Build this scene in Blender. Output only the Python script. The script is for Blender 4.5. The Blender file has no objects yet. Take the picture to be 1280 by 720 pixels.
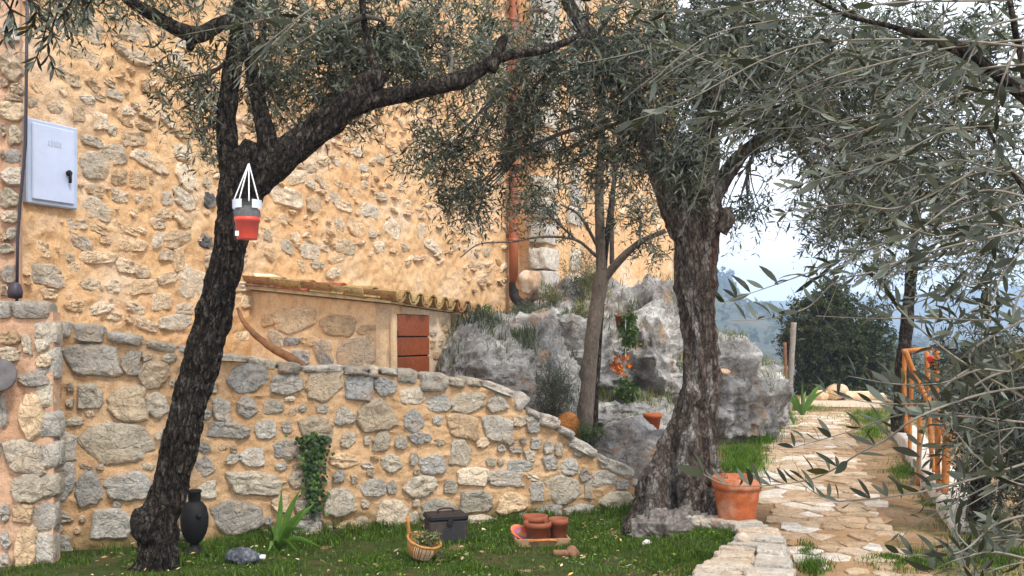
import bpy, math, random
import numpy as np
from mathutils import Matrix, Vector

# ------------------------------------------------------------------ camera, sky, sun, exposure
SC = bpy.context.scene
COL = SC.collection
F, CX, HY, EYE = 1229.0, 640.0, 420.0, 1.6          # focal length in photo pixels, horizon row, eye height
cam_d = bpy.data.cameras.new('camera')
cam = bpy.data.objects.new('camera', cam_d); COL.objects.link(cam)
cam.location = (0, 0, EYE); cam.rotation_euler = (math.radians(90), 0, 0)
cam_d.sensor_width = 36.0; cam_d.lens = 36.0 * F / 1280.0
cam_d.shift_y = (HY - 360.0) / 1280.0
cam_d.clip_start = 0.05; cam_d.clip_end = 5000
SC.camera = cam
SUN_EL, SUN_AZ = math.radians(52), math.radians(148)   # azimuth clockwise from +Y: over the camera's shoulder
w = bpy.data.worlds.new('World'); SC.world = w; w.use_nodes = True
nt = w.node_tree; nt.nodes.clear()
sky = nt.nodes.new('ShaderNodeTexSky'); sky.sky_type = 'NISHITA'; sky.sun_disc = False
sky.sun_elevation = SUN_EL; sky.sun_rotation = SUN_AZ; sky.air_density = 1.3; sky.dust_density = 2.0
tc = nt.nodes.new('ShaderNodeTexCoord'); mp = nt.nodes.new('ShaderNodeMapping'); mp.inputs['Scale'].default_value = (1, 1, 2.4)
cn = nt.nodes.new('ShaderNodeTexNoise'); cn.inputs['Scale'].default_value = 2.2; cn.inputs['Detail'].default_value = 6
cr = nt.nodes.new('ShaderNodeValToRGB'); cr.color_ramp.elements[0].position = .30; cr.color_ramp.elements[1].position = .62
cr.color_ramp.elements[0].color = (.72, .72, .72, 1); cr.color_ramp.elements[1].color = (.97, .97, .97, 1)
mx = nt.nodes.new('ShaderNodeMix'); mx.data_type = 'RGBA'; mx.inputs[7].default_value = (10.2, 10.2, 10.5, 1)
bg = nt.nodes.new('ShaderNodeBackground'); bg.inputs['Strength'].default_value = 0.098
wo = nt.nodes.new('ShaderNodeOutputWorld')
L = nt.links.new
L(tc.outputs['Generated'], mp.inputs['Vector']); L(mp.outputs['Vector'], cn.inputs['Vector'])
L(cn.outputs['Fac'], cr.inputs['Fac']); L(cr.outputs['Color'], mx.inputs[0]); L(sky.outputs['Color'], mx.inputs[6])
L(mx.outputs[2], bg.inputs['Color']); L(bg.outputs['Background'], wo.inputs['Surface'])
sd = bpy.data.lights.new('sun', 'SUN'); sd.energy = 1.5; sd.angle = math.radians(10); sd.color = (1, .95, .87)
so = bpy.data.objects.new('sun', sd); COL.objects.link(so)
so.rotation_euler = Vector((math.sin(SUN_AZ) * math.cos(SUN_EL), math.cos(SUN_AZ) * math.cos(SUN_EL), math.sin(SUN_EL))).to_track_quat('Z', 'Y').to_euler()
SC.view_settings.view_transform = 'Standard'; SC.view_settings.look = 'None'
SC.view_settings.exposure = 1.08; SC.view_settings.gamma = 1.0; SC.view_settings.use_curve_mapping = False
SC.render.engine = 'CYCLES'
SC.cycles.max_bounces = 6; SC.cycles.diffuse_bounces = 3; SC.cycles.transparent_max_bounces = 6
SC.cycles.volume_bounces = 1; SC.cycles.use_denoising = True

R = random.Random(7)
NR = np.random.default_rng(11)
A = np.array

# ------------------------------------------------------------------ coordinates
def at(px, py, Y):
    return A([(px - CX) / F * Y, Y, EYE + (HY - py) / F * Y])
def gp(px, py, z=0.0):
    return at(px, py, (EYE - z) * F / (py - HY))
def nrm(v):
    v = np.asarray(v, float); return v / (np.linalg.norm(v, axis=-1, keepdims=True) + 1e-12)
class Wall:
    """a vertical plane: origin, direction d along it, outward normal n"""
    def __init__(s, p0, p1):
        s.p0 = A([p0[0], p0[1], 0.]); d = A([p1[0] - p0[0], p1[1] - p0[1], 0.]); s.len = np.linalg.norm(d); s.d = d / s.len
        s.n = A([s.d[1], -s.d[0], 0.]); s.ang = math.atan2(s.d[1], s.d[0])
    def hit(s, px, py):
        r = A([(px - CX) / F, 1.0, (HY - py) / F]); t = (s.p0 @ s.n) / (r @ s.n)
        p = r * t; p[2] += EYE; return (p - s.p0) @ s.d, p[2]
    def pt(s, u, v, out=0.0):
        return s.p0 + s.d * u + s.n * out + A([0, 0, v])

# ------------------------------------------------------------------ numpy noise
def _h(i, j, k, seed):
    with np.errstate(over='ignore'):
        h = (i.astype(np.uint32) * np.uint32(374761393) + j.astype(np.uint32) * np.uint32(668265263) + k.astype(np.uint32) * np.uint32(2147483647) + np.uint32(seed * 974711 + 13))
        h = (h ^ (h >> np.uint32(13))) * np.uint32(1274126177); h = h ^ (h >> np.uint32(16))
        h = h * np.uint32(2246822519); h = h ^ (h >> np.uint32(15))
    return h.astype(np.float64) / 4294967295.0 * 2 - 1
def vn(P, seed=0):
    P = np.asarray(P, float); I = np.floor(P).astype(np.int64); f = P - I; f = f * f * f * (f * (f * 6 - 15) + 10)
    o = 0
    for a in (0, 1):
        for b in (0, 1):
            for c in (0, 1):
                wt = (f[:, 0] if a else 1 - f[:, 0]) * (f[:, 1] if b else 1 - f[:, 1]) * (f[:, 2] if c else 1 - f[:, 2])
                o = o + wt * _h(I[:, 0] + a, I[:, 1] + b, I[:, 2] + c, seed)
    return o
def fbm(P, seed=0, octv=4, gain=.5, ridge=False):
    o = 0; a = 1.0; P = np.asarray(P, float); tot = 0
    for k in range(octv):
        v = vn(P + 17.3 * k, seed + k)
        if ridge: v = 1 - 2 * np.abs(v)
        o = o + a * v; tot += a; a *= gain; P = P * 2.03
    return o / tot
def sm(a, b, x):
    t = np.clip((np.asarray(x, float) - a) / (b - a), 0, 1); return t * t * (3 - 2 * t)

# ------------------------------------------------------------------ mesh and object helpers
def mk(name, V, Fs, mats=(), smooth=True, sharp=None):
    V = np.asarray(V, np.float32); me = bpy.data.meshes.new(name)
    if not isinstance(Fs, list): Fs = [Fs]
    Fs = [np.asarray(f, np.int32) for f in Fs if len(f)]
    loops = np.concatenate([f.ravel() for f in Fs]); tot = np.concatenate([np.full(len(f), f.shape[1], np.int32) for f in Fs])
    st = np.concatenate([[0], np.cumsum(tot)[:-1]]).astype(np.int32)
    me.vertices.add(len(V)); me.vertices.foreach_set('co', V.ravel())
    me.loops.add(len(loops)); me.loops.foreach_set('vertex_index', loops)
    me.polygons.add(len(tot)); me.polygons.foreach_set('loop_start', st)
    me.update(calc_edges=True); me.validate()
    me.polygons.foreach_set('use_smooth', np.full(len(me.polygons), bool(smooth)))
    if sharp is not None: me.set_sharp_from_angle(angle=math.radians(sharp))
    for m in (mats if isinstance(mats, (list, tuple)) else [mats]): me.materials.append(m)
    return me
def wloc(o):
    v = Vector((0, 0, 0))
    while o: v += o.location; o = o.parent
    return v
def setp(o, label=None, cat=None, group=None, kind=None):
    for k, v in (('label', label), ('category', cat), ('group', group), ('kind', kind)):
        if v: o[k] = v
    return o
def thing(name, label, cat, loc=(0, 0, 0), group=None):
    o = bpy.data.objects.new(name, None); COL.objects.link(o); o.location = [float(x) for x in loc]; o.empty_display_size = .1
    return setp(o, label, cat, group)
def ob(name, V, Fs, mat, parent=None, smooth=True, sharp=None, color=None, kind=None, label=None, cat=None, group=None, loc=None):
    """one mesh object from world-space vertices; top-level ones get their origin at loc"""
    V = np.asarray(V, float)
    off = A(wloc(parent)) if parent else (A(loc, float) if loc is not None else A([V[:, 0].mean(), V[:, 1].mean(), V[:, 2].min()]))
    o = bpy.data.objects.new(name, mk(name, V - off, Fs, mat, smooth, sharp)); COL.objects.link(o)
    if parent: o.parent = parent
    else: o.location = off
    if color is not None: o.color = (*color, 1)
    return setp(o, label, cat, group, kind)
def piece(name, me, M, parent=None, color=None):
    o = bpy.data.objects.new(name, me); COL.objects.link(o)
    if parent: o.parent = parent; M = Matrix.Translation(-wloc(parent)) @ M
    o.matrix_basis = M
    if color is not None: o.color = (*color, 1)
    return o
def mat4(p, X, Y, Z):
    return Matrix(((X[0], Y[0], Z[0], p[0]), (X[1], Y[1], Z[1], p[1]), (X[2], Y[2], Z[2], p[2]), (0, 0, 0, 1)))
class MB:
    def __init__(s): s.V = []; s.F = {}; s.n = 0
    def add(s, V, Fs):
        V = np.asarray(V, float)
        for f in (Fs if isinstance(Fs, list) else [Fs]):
            f = np.asarray(f, int)
            if len(f): s.F.setdefault(f.shape[1], []).append(f + s.n)
        s.V.append(V); s.n += len(V); return s
    def get(s): return np.concatenate(s.V), [np.concatenate(v) for v in s.F.values()]
def grid_faces(nu, nv, wrap=False):
    i = np.arange(nu if wrap else nu - 1); j = np.arange(nv - 1); I, J = np.meshgrid(i, j, indexing='ij'); I2 = (I + 1) % nu
    return np.stack([I * nv + J, I2 * nv + J, I2 * nv + J + 1, I * nv + J + 1], -1).reshape(-1, 4)
BOXF = A([[0, 3, 2, 1], [4, 5, 6, 7], [0, 1, 5, 4], [1, 2, 6, 5], [2, 3, 7, 6], [3, 0, 4, 7]])
def box(x0, x1, y0, y1, z0, z1):
    return A([[x0, y0, z0], [x1, y0, z0], [x1, y1, z0], [x0, y1, z0], [x0, y0, z1], [x1, y0, z1], [x1, y1, z1], [x0, y1, z1]], float), BOXF
def bevbox(hx, hy, hz, b):
    """bevelled box centred on the origin"""
    V = []; F4 = []; F3 = []
    idx = {}
    for sx in (-1, 1):
        for sy in (-1, 1):
            for sz in (-1, 1):
                for ax in range(3):
                    p = [sx * (hx - b), sy * (hy - b), sz * (hz - b)]; p[ax] += (sx, sy, sz)[ax] * b
                    idx[(sx, sy, sz, ax)] = len(V); V.append(p)
    for ax in range(3):
        o = [k for k in range(3) if k != ax]
        for s in (-1, 1):
            q = []
            for a, c in ((-1, -1), (1, -1), (1, 1), (-1, 1)):
                t = [0, 0, 0]; t[ax] = s; t[o[0]] = a; t[o[1]] = c; q.append(idx[(*t, ax)])
            F4.append(q)
        for a in (-1, 1):
            for c in (-1, 1):
                t1 = [0, 0, 0]; t2 = [0, 0, 0]; t1[o[0]] = t2[o[0]] = a; t1[o[1]] = t2[o[1]] = c; t1[ax] = -1; t2[ax] = 1
                F4.append([idx[(*t1, o[0])], idx[(*t2, o[0])], idx[(*t2, o[1])], idx[(*t1, o[1])]])
    for sx in (-1, 1):
        for sy in (-1, 1):
            for sz in (-1, 1): F3.append([idx[(sx, sy, sz, k)] for k in range(3)])
    V = A(V, float); F4 = A(F4); F3 = A(F3)
    def fix(Fx):
        c = V[Fx].mean(1); n = np.cross(V[Fx[:, 1]] - V[Fx[:, 0]], V[Fx[:, 2]] - V[Fx[:, 0]]); bad = (n * c).sum(1) < 0
        Fx = Fx.copy(); Fx[bad] = Fx[bad][:, ::-1]; return Fx
    return V, [fix(F4), fix(F3)]
def rotm(ax, ang): return np.array(Matrix.Rotation(ang, 3, ax))
def lathe(prof, n=28, wob=0, seed=0):
    prof = A(prof, float); th = np.arange(n) / n * 2 * math.pi
    V = np.stack([np.cos(th)[:, None] * prof[None, :, 0], np.sin(th)[:, None] * prof[None, :, 0], np.repeat(prof[None, :, 1], n, 0)], -1).reshape(-1, 3)
    if wob: V[:, :2] *= (1 + wob * vn(V * 14 + seed * 3.1, seed))[:, None]
    return V, grid_faces(n, len(prof), True)
def spline(P, n):
    P = np.asarray(P, float); m = len(P); s = np.linspace(0, m - 1 - 1e-6, n); i = s.astype(int); f = (s - i)[:, None]
    E = np.vstack([2 * P[0] - P[1], P, 2 * P[-1] - P[-2]]); a, b, c, d = E[i], E[i + 1], E[i + 2], E[i + 3]
    return .5 * (2 * b + (c - a) * f + (2 * a - 5 * b + 4 * c - d) * f ** 2 + (3 * b - a - 3 * c + d) * f ** 3)
def tube(P, rad, nseg=8, caps=True, disp=None):
    """tube along the points P with radii rad; disp(theta, arc, r, pos) moves the skin outward"""
    P = np.asarray(P, float); K = len(P); rad = np.broadcast_to(np.asarray(rad, float), (K,))
    T = nrm(np.gradient(P, axis=0)); ref = A([1., 0, 0]) if abs(T[0][0]) < .8 else A([0, 1., 0])
    U = np.zeros_like(P); U[0] = nrm(ref - T[0] * (ref @ T[0]))
    for k in range(1, K): U[k] = nrm(U[k - 1] - T[k] * (U[k - 1] @ T[k]))
    Wv = np.cross(T, U); th = np.arange(nseg) / nseg * 2 * math.pi
    arc = np.concatenate([[0], np.cumsum(np.linalg.norm(np.diff(P, axis=0), axis=1))])
    TH, AR = np.meshgrid(th, arc, indexing='ij'); RR = np.repeat(rad[None, :], nseg, 0)
    N = np.cos(th)[:, None, None] * U[None] + np.sin(th)[:, None, None] * Wv[None]
    if disp is not None:
        RR = RR + disp(TH.ravel(), AR.ravel(), RR.ravel(), (P[None] + N * RR[..., None]).reshape(-1, 3)).reshape(RR.shape)
    V = (P[None] + N * RR[..., None]).reshape(-1, 3); Fs = [grid_faces(nseg, K, True)]
    if caps:
        V = np.vstack([V, P[0], P[-1]]); n0 = nseg * K; i = np.arange(nseg); j = (i + 1) % nseg
        Fs.append(np.vstack([np.stack([j * K, i * K, np.full(nseg, n0)], 1), np.stack([i * K + K - 1, j * K + K - 1, np.full(nseg, n0 + 1)], 1)]))
    return V, Fs
def tubes(P, Rd, nseg=4):
    """many thin tubes at once: P (N,K,3), Rd (N,K)"""
    N, K, _ = P.shape; T = nrm(np.gradient(P, axis=1)); ref = nrm(NR.normal(size=(N, 1, 3)))
    U = nrm(np.cross(T, np.broadcast_to(ref, T.shape))); Wv = np.cross(T, U); th = np.arange(nseg) / nseg * 2 * math.pi
    V = P[:, None] + Rd[:, None, :, None] * (np.cos(th)[None, :, None, None] * U[:, None] + np.sin(th)[None, :, None, None] * Wv[:, None])
    g = grid_faces(nseg, K, True); Fc = (np.arange(N)[:, None, None] * (nseg * K) + g[None]).reshape(-1, 4)
    return V.reshape(-1, 3), Fc

# ------------------------------------------------------------------ materials
class MT:
    def __init__(s, name):
        s.m = bpy.data.materials.new(name); s.m.use_nodes = True; s.t = s.m.node_tree; s.t.nodes.clear()
        s.out = s.n('ShaderNodeOutputMaterial'); s.b = s.n('ShaderNodeBsdfPrincipled'); s.l(s.b.outputs[0], s.out.inputs['Surface'])
        s.pos = s.n('ShaderNodeNewGeometry').outputs['Position']
    def n(s, t): return s.t.nodes.new(t)
    def l(s, a, b): s.t.links.new(a, b)
    def noise(s, scale, detail=4, rough=.55, vec=None, dist=0, stretch=None):
        v = s.pos if vec is None else vec
        if stretch: v = s.vscale(v, stretch)
        x = s.n('ShaderNodeTexNoise'); x.inputs['Scale'].default_value = scale; x.inputs['Detail'].default_value = detail
        x.inputs['Roughness'].default_value = rough; x.inputs['Distortion'].default_value = dist; s.l(v, x.inputs['Vector']); return x.outputs['Fac']
    def vscale(s, v, sc):
        m = s.n('ShaderNodeMapping'); m.inputs['Scale'].default_value = sc; s.l(v, m.inputs['Vector']); return m.outputs['Vector']
    def voro(s, scale, feat='F1', vec=None, rand=1.0):
        x = s.n('ShaderNodeTexVoronoi'); x.feature = feat; x.inputs['Scale'].default_value = scale; x.inputs['Randomness'].default_value = rand
        s.l(s.pos if vec is None else vec, x.inputs['Vector']); return x.outputs['Distance']
    def warp(s, amt, scale):
        x = s.n('ShaderNodeTexNoise'); x.inputs['Scale'].default_value = scale; s.l(s.pos, x.inputs['Vector'])
        v = s.n('ShaderNodeVectorMath'); v.operation = 'MULTIPLY_ADD'; s.l(x.outputs['Color'], v.inputs[0]); v.inputs[1].default_value = (amt,) * 3; s.l(s.pos, v.inputs[2]); return v.outputs[0]
    def ramp(s, fac, stops):
        x = s.n('ShaderNodeValToRGB'); e = x.color_ramp.elements
        while len(e) < len(stops): e.new(.5)
        for k, (p, c) in enumerate(stops):
            e[k].position = p; e[k].color = (*(c if isinstance(c, (tuple, list)) else (c, c, c)), 1)
        s.l(fac, x.inputs['Fac']); return x.outputs['Color']
    def mix(s, fac, a, b, mode='MIX'):
        x = s.n('ShaderNodeMix'); x.data_type = 'RGBA'; x.blend_type = mode
        for v, i in ((fac, 0), (a, 6), (b, 7)):
            if hasattr(v, 'links') or hasattr(v, 'is_linked'): s.l(v, x.inputs[i])
            else: x.inputs[i].default_value = v if i == 0 else (*v, 1)
        return x.outputs[2]
    def math(s, op, a, b=0.0, clamp=False):
        x = s.n('ShaderNodeMath'); x.operation = op; x.use_clamp = clamp
        for i, v in enumerate((a, b)):
            if hasattr(v, 'is_linked'): s.l(v, x.inputs[i])
            else: x.inputs[i].default_value = v
        return x.outputs[0]
    def bump(s, h, strength=.5, dist=.02, prev=None):
        x = s.n('ShaderNodeBump'); x.inputs['Strength'].default_value = strength; x.inputs['Distance'].default_value = dist
        s.l(h, x.inputs['Height'])
        if prev: s.l(prev, x.inputs['Normal'])
        return x.outputs['Normal']
    def done(s, col=None, rough=.9, nor=None, spec=.3, **kw):
        if col is not None:
            if hasattr(col, 'is_linked'): s.l(col, s.b.inputs['Base Color'])
            else: s.b.inputs['Base Color'].default_value = (*col, 1)
        if hasattr(rough, 'is_linked'): s.l(rough, s.b.inputs['Roughness'])
        else: s.b.inputs['Roughness'].default_value = rough
        s.b.inputs['Specular IOR Level'].default_value = spec
        if nor is not None: s.l(nor, s.b.inputs['Normal'])
        for k, v in kw.items(): s.b.inputs[k].default_value = v
        return s.m
    def objcol(s): return s.n('ShaderNodeObjectInfo').outputs['Color']
    def objrand(s): return s.n('ShaderNodeObjectInfo').outputs['Random']
    def isl(s): return s.n('ShaderNodeNewGeometry').outputs['Random Per Island']

def stone_mat(name, warm=(.62, .42, .24), wamt=.35, dark=.35):
    m = MT(name); c = m.objcol()
    n1 = m.noise(9, 5, .6); n2 = m.noise(45, 5, .65); n3 = m.noise(150, 3, .6)
    c = m.mix(1.0, c, m.ramp(n1, [(.25, .62), (.5, 1.0), (.75, 1.28)]), 'MULTIPLY')
    c = m.mix(1.0, c, m.ramp(n2, [(.28, .58), (.45, .98), (.7, 1.18)]), 'MULTIPLY')
    c = m.mix(m.ramp(m.noise(5.5, 3, .5), [(.5, 0.0), (.68, wamt)]), c, warm)
    cr = m.voro(8, 'DISTANCE_TO_EDGE', m.warp(.25, 7)); crm = m.ramp(cr, [(0.0, 1.0), (.035, 0.0)])
    c = m.mix(m.math('MULTIPLY', crm, m.ramp(n1, [(.45, 0.0), (.6, dark)])), c, (.10, .085, .07))
    c = m.mix(m.ramp(m.noise(28, 4, .7), [(.62, 0.0), (.72, dark)]), c, (.12, .105, .09))
    h = m.math('ADD', m.math('MULTIPLY', n2, 1.0), m.math('MULTIPLY', m.ramp(cr, [(0, 0.0), (.08, 1.0)]), .4))
    nb = m.bump(m.noise(20, 6, .7, dist=.5), .9, .05); nb = m.bump(h, .8, .02, nb); nb = m.bump(n3, .5, .005, nb)
    return m.done(c, .92, nb, .2)
def mortar_mat(name, c0, c1, c2, lump=.7, splash=False):
    m = MT(name)
    n1 = m.noise(1.3, 5, .6); n2 = m.noise(11, 6, .65); n3 = m.noise(70, 4, .7); n4 = m.noise(260, 2, .6)
    c = m.ramp(n1, [(.3, c0), (.5, c1), (.7, c2)])
    c = m.mix(1.0, c, m.ramp(n2, [(.25, .66), (.5, 1.0), (.75, 1.16)]), 'MULTIPLY')
    c = m.mix(1.0, c, m.ramp(n3, [(.3, .8), (.5, 1.0), (.7, 1.1)]), 'MULTIPLY')
    pit = m.noise(34, 3, .6, dist=.6)
    c = m.mix(m.ramp(pit, [(.66, 0.0), (.74, .55)]), c, tuple(x * .35 for x in c0))
    if splash:
        sp = m.n('ShaderNodeSeparateXYZ'); m.l(m.pos, sp.inputs[0]); z_ = m.math('ADD', sp.outputs[2], m.math('MULTIPLY', m.math('SUBTRACT', m.noise(6, 5, .65), .5), .55)); c = m.mix(m.ramp(z_, [(.04, .75), (.2, 0.0)]), c, (.15, .115, .05))
    nb = m.bump(n2, lump, .035); nb = m.bump(n3, .7, .01, nb); nb = m.bump(m.math('SUBTRACT', n4, m.ramp(pit, [(.62, 0.0), (.72, 1.0)])), .5, .006, nb)
    return m.done(c, .95, nb, .15)
def bark_mat(name, c0, c1, c2, streak=None, crack=.85):
    m = MT(name)
    n1 = m.noise(34, 6, .65, stretch=(1, 1, .38), dist=.8); n2 = m.noise(5, 4, .6); n3 = m.noise(150, 3, .65, stretch=(1, 1, .5))
    c = m.ramp(n1, [(.32, c0), (.52, c1), (.72, c2)])
    c = m.mix(1.0, c, m.ramp(n2, [(.3, .75), (.5, 1.0), (.7, 1.25)]), 'MULTIPLY')
    if streak:
        c = m.mix(m.ramp(m.noise(9, 4, .55, stretch=(1, 1, .14), dist=.5), [(.5, 0.0), (.62, .75)]), c, m.mix(m.ramp(n1, [(.35, 0.0), (.6, 1.0)]), (.09, .075, .065), streak))
        c = m.mix(m.ramp(m.noise(7, 4, .55, stretch=(1, 1, .18)), [(.56, 0.0), (.66, .7)]), c, (.11, .055, .033))
    c = m.mix(m.ramp(m.noise(60, 4, .65), [(.60, 0.0), (.7, .4)]), c, (.20, .19, .17))
    c = m.mix(m.ramp(m.noise(11, 6, .72, dist=.5), [(.57, 0.0), (.66, .5)]), c, (.20, .20, .165))
    vv = m.vscale(m.warp(.05, 22), (1, 1, .34)); cr = m.voro(26, 'DISTANCE_TO_EDGE', vv)
    c = m.mix(m.ramp(cr, [(0, crack), (.13, 0.0)]), c, tuple(x * .6 for x in c0))
    nb = m.bump(m.ramp(cr, [(0, 0.0), (.2, 1.0)]), crack, .03); nb = m.bump(n1, 1.0, .04, nb); nb = m.bump(n3, .8, .012, nb)
    return m.done(c, .92, nb, .15)
def leaf_mat(name, top, top2, under, rough=.42, trans=.22):
    m = MT(name); r = m.math('FRACT', m.math('ADD', m.isl(), m.math('MULTIPLY', m.objrand(), 7.13)))
    c1 = m.ramp(r, [(0.0, tuple(x * .75 for x in top)), (.45, top), (.68, top2), (.82, tuple(x * 1.9 for x in top2)), (.93, tuple(x * .8 for x in top)), (1.0, (top2[0] * 2.2, top2[1] * 1.8, top2[2] * .9))])
    c2 = m.mix(1.0, under, m.ramp(r, [(0, .3), (.5, .6), (.85, 1.3)]), 'MULTIPLY')
    bf = m.n('ShaderNodeNewGeometry').outputs['Backfacing']
    c = m.mix(bf, c1, c2); m.done(c, rough, None, .3)
    t = m.n('ShaderNodeBsdfTranslucent'); m.l(m.mix(1.0, c, (1.1, 1.2, .6), 'MULTIPLY'), t.inputs['Color'])
    x = m.n('ShaderNodeMixShader'); x.inputs[0].default_value = trans; m.l(m.b.outputs[0], x.inputs[1]); m.l(t.outputs[0], x.inputs[2]); m.l(x.outputs[0], m.out.inputs['Surface'])
    return m.m
def simple(name, col, rough=.6, var=.25, scale=18, spec=.4, bump=.3, stain=None, sscale=6, **kw):
    m = MT(name); n = m.noise(scale, 5, .6); c = m.mix(1.0, col, m.ramp(n, [(.25, 1 - var), (.5, 1.0), (.75, 1 + var)]), 'MULTIPLY')
    if stain: c = m.mix(m.ramp(m.noise(sscale, 5, .65), [(.48, 0.0), (.68, .8)]), c, stain)
    return m.done(c, rough, m.bump(m.noise(scale * 6, 4, .6), bump, .004), spec, **kw)

M_wstone = stone_mat('garden_stone'); M_bstone = stone_mat('building_stone', (.76, .52, .30), .75, .12)
M_mortar = mortar_mat('garden_mortar', (.49, .29, .145), (.60, .385, .21), (.66, .47, .30), .9, True)
M_plaster = mortar_mat('building_mortar', (.66, .385, .19), (.755, .48, .25), (.80, .61, .43), 1.0)
M_pillarm = mortar_mat('pillar_mortar', (.52, .30, .18), (.60, .38, .25), (.64, .43, .30))
M_shedp = mortar_mat('shed_plaster', (.78, .52, .29), (.83, .59, .36), (.86, .66, .45), .5)
M_shedpale = mortar_mat('pale_shed_plaster', (.70, .50, .30), (.76, .58, .40), (.80, .66, .50), .5)
M_cream = mortar_mat('cream_plaster', (.72, .57, .34), (.77, .64, .42), (.80, .70, .50), .4)
def rubble_mat():
    m = MT('rubble_stone'); c = m.ramp(m.isl(), [(0, (.64, .42, .23)), (.35, (.68, .50, .33)), (.6, (.52, .43, .34)), (.8, (.70, .55, .39)), (1, (.60, .37, .18))])
    n2 = m.noise(40, 5, .65); c = m.mix(1.0, c, m.ramp(n2, [(.28, .6), (.5, 1.0), (.7, 1.15)]), 'MULTIPLY'); return m.done(c, .93, m.bump(n2, .8, .02), .2)
M_rubble = rubble_mat()
M_white = stone_mat('white_stone', (.70, .52, .34), .5, .2)
M_path = stone_mat('paving_stone', (.72, .50, .30), .55, .15)
M_barkdark = bark_mat('dark_bark', (.009, .007, .0055), (.046, .035, .027), (.22, .19, .16))
M_barkold = bark_mat('old_bark', (.035, .027, .022), (.13, .10, .082), (.32, .28, .245), (.48, .45, .42), .7)
M_barkgrey = bark_mat('grey_bark', (.13, .105, .083), (.19, .155, .125), (.26, .22, .185), None, .2)
M_twig = simple('twig', (.10, .09, .075), .8, .3, 40)
M_olive = leaf_mat('olive_leaf', (.026, .034, .020), (.068, .084, .055), (.22, .25, .21), .5, .3)
M_olive2 = leaf_mat('grey_olive_leaf', (.028, .036, .023), (.072, .086, .062), (.22, .25, .215), .5, .3)
M_olivedark = leaf_mat('dark_olive_leaf', (.014, .019, .010), (.036, .046, .027), (.10, .12, .095), .55)
M_olivenear = leaf_mat('olive_leaf_near', (.019, .026, .013), (.038, .048, .027), (.125, .145, .115), .5, .13)
M_bushleaf = leaf_mat('bush_leaf', (.024, .036, .009), (.056, .076, .020), (.06, .08, .03), .7)
M_green = leaf_mat('green_leaf', (.045, .10, .02), (.09, .16, .035), (.12, .19, .06), .45)
M_yellowgreen = leaf_mat('yellow_green_leaf', (.12, .14, .04), (.22, .22, .07), (.2, .22, .09), .6)
M_greygreen = leaf_mat('grey_green_leaf', (.05, .07, .045), (.10, .12, .075), (.14, .16, .11), .6)
M_grass = leaf_mat('grass_blade', (.045, .098, .008), (.095, .175, .018), (.10, .16, .02), .5, .3)
M_grassb = leaf_mat('bright_grass_blade', (.07, .16, .012), (.13, .23, .02), (.11, .2, .02), .5, .3)
M_yucca = simple('yucca_leaf', (.07, .15, .018), .5, .25, 30, .35, .2)

def ground_material():
    m = MT('earth_ground')
    n = m.noise(1.6, 6, .6); n2 = m.noise(26, 5, .7); n3 = m.noise(120, 4, .7)
    c = m.ramp(n, [(.33, (.19, .115, .062)), (.5, (.30, .185, .10)), (.67, (.41, .28, .165))])
    c = m.mix(1.0, c, m.ramp(n2, [(.25, .55), (.5, 1.0), (.75, 1.3)]), 'MULTIPLY')
    c = m.mix(m.ramp(m.noise(3.1, 5, .7), [(.52, 0.0), (.62, .8)]), c, (.075, .10, .022))
    c = m.mix(m.ramp(m.voro(55), [(.10, .7), (.2, 0.0)]), c, (.5, .42, .33))
    return m.done(c, .97, m.bump(m.math('ADD', n2, m.math('MULTIPLY', n3, .5)), .9, .03), .1)
M_ground = ground_material()
M_soil = simple('lawn_soil', (.035, .05, .012), .95, .5, 14, .1, .8, (.085, .06, .03), 3)
M_bed = mortar_mat('path_bed', (.29, .175, .09), (.36, .225, .12), (.43, .29, .17))

def rock_material():
    m = MT('limestone_rock')
    n1 = m.noise(1.5, 6, .65, dist=.4); n2 = m.noise(8, 6, .7); n3 = m.noise(42, 5, .7)
    c = m.ramp(n1, [(.3, (.14, .135, .13)), (.43, (.31, .30, .285)), (.54, (.52, .50, .475)), (.65, (.83, .81, .77))])
    c = m.mix(1.0, c, m.ramp(n2, [(.25, .55), (.48, .95), (.75, 1.3)]), 'MULTIPLY')
    c = m.mix(1.0, c, m.ramp(n3, [(.28, .6), (.46, 1.0), (.7, 1.15)]), 'MULTIPLY')
    c = m.mix(m.ramp(m.noise(2.3, 5, .65, dist=.5), [(.56, 0.0), (.7, .75)]), c, (.55, .33, .17))
    cr = m.voro(1.5, 'DISTANCE_TO_EDGE', m.warp(1.3, 1.7)); c = m.mix(m.math('MULTIPLY', m.ramp(cr, [(0, .45), (.02, 0.0)]), m.ramp(n2, [(.42, 0.0), (.55, 1.0)])), c, (.06, .05, .045))
    c = m.mix(m.ramp(m.noise(13, 5, .72, dist=.8), [(.58, 0.0), (.68, .75)]), c, (.06, .055, .048))
    nb = m.bump(m.math('ADD', n2, m.math('MULTIPLY', m.ramp(cr, [(0, 0.0), (.05, 1.0)]), .1)), 1.0, .14); nb = m.bump(n3, .8, .02, nb)
    return m.done(c, .95, nb, .2)
M_rock = rock_material()
M_terra = simple('terracotta', (.40, .105, .035), .8, .25, 16, .25, .4, (.52, .30, .20), 4)
M_terradark = simple('dark_terracotta', (.27, .075, .035), .7, .25, 18, .3, .35, (.20, .085, .05), 6)
M_terrapale = simple('pale_terracotta', (.60, .30, .16), .85, .25, 14, .2, .4, (.62, .46, .30), 5)
M_tile = stone_mat('roof_tile', (.55, .42, .18), .5, .3)
M_copper = simple('copper_brown_paint', (.30, .085, .03), .45, .2, 9, .5, .1, (.20, .07, .035), 3)
M_doorwood = simple('red_brown_boards', (.27, .068, .022), .55, .3, 22, .35, .4, (.20, .05, .018), 5)
M_dark = simple('dark_gap', (.02, .012, .01), .9, .1)
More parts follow.
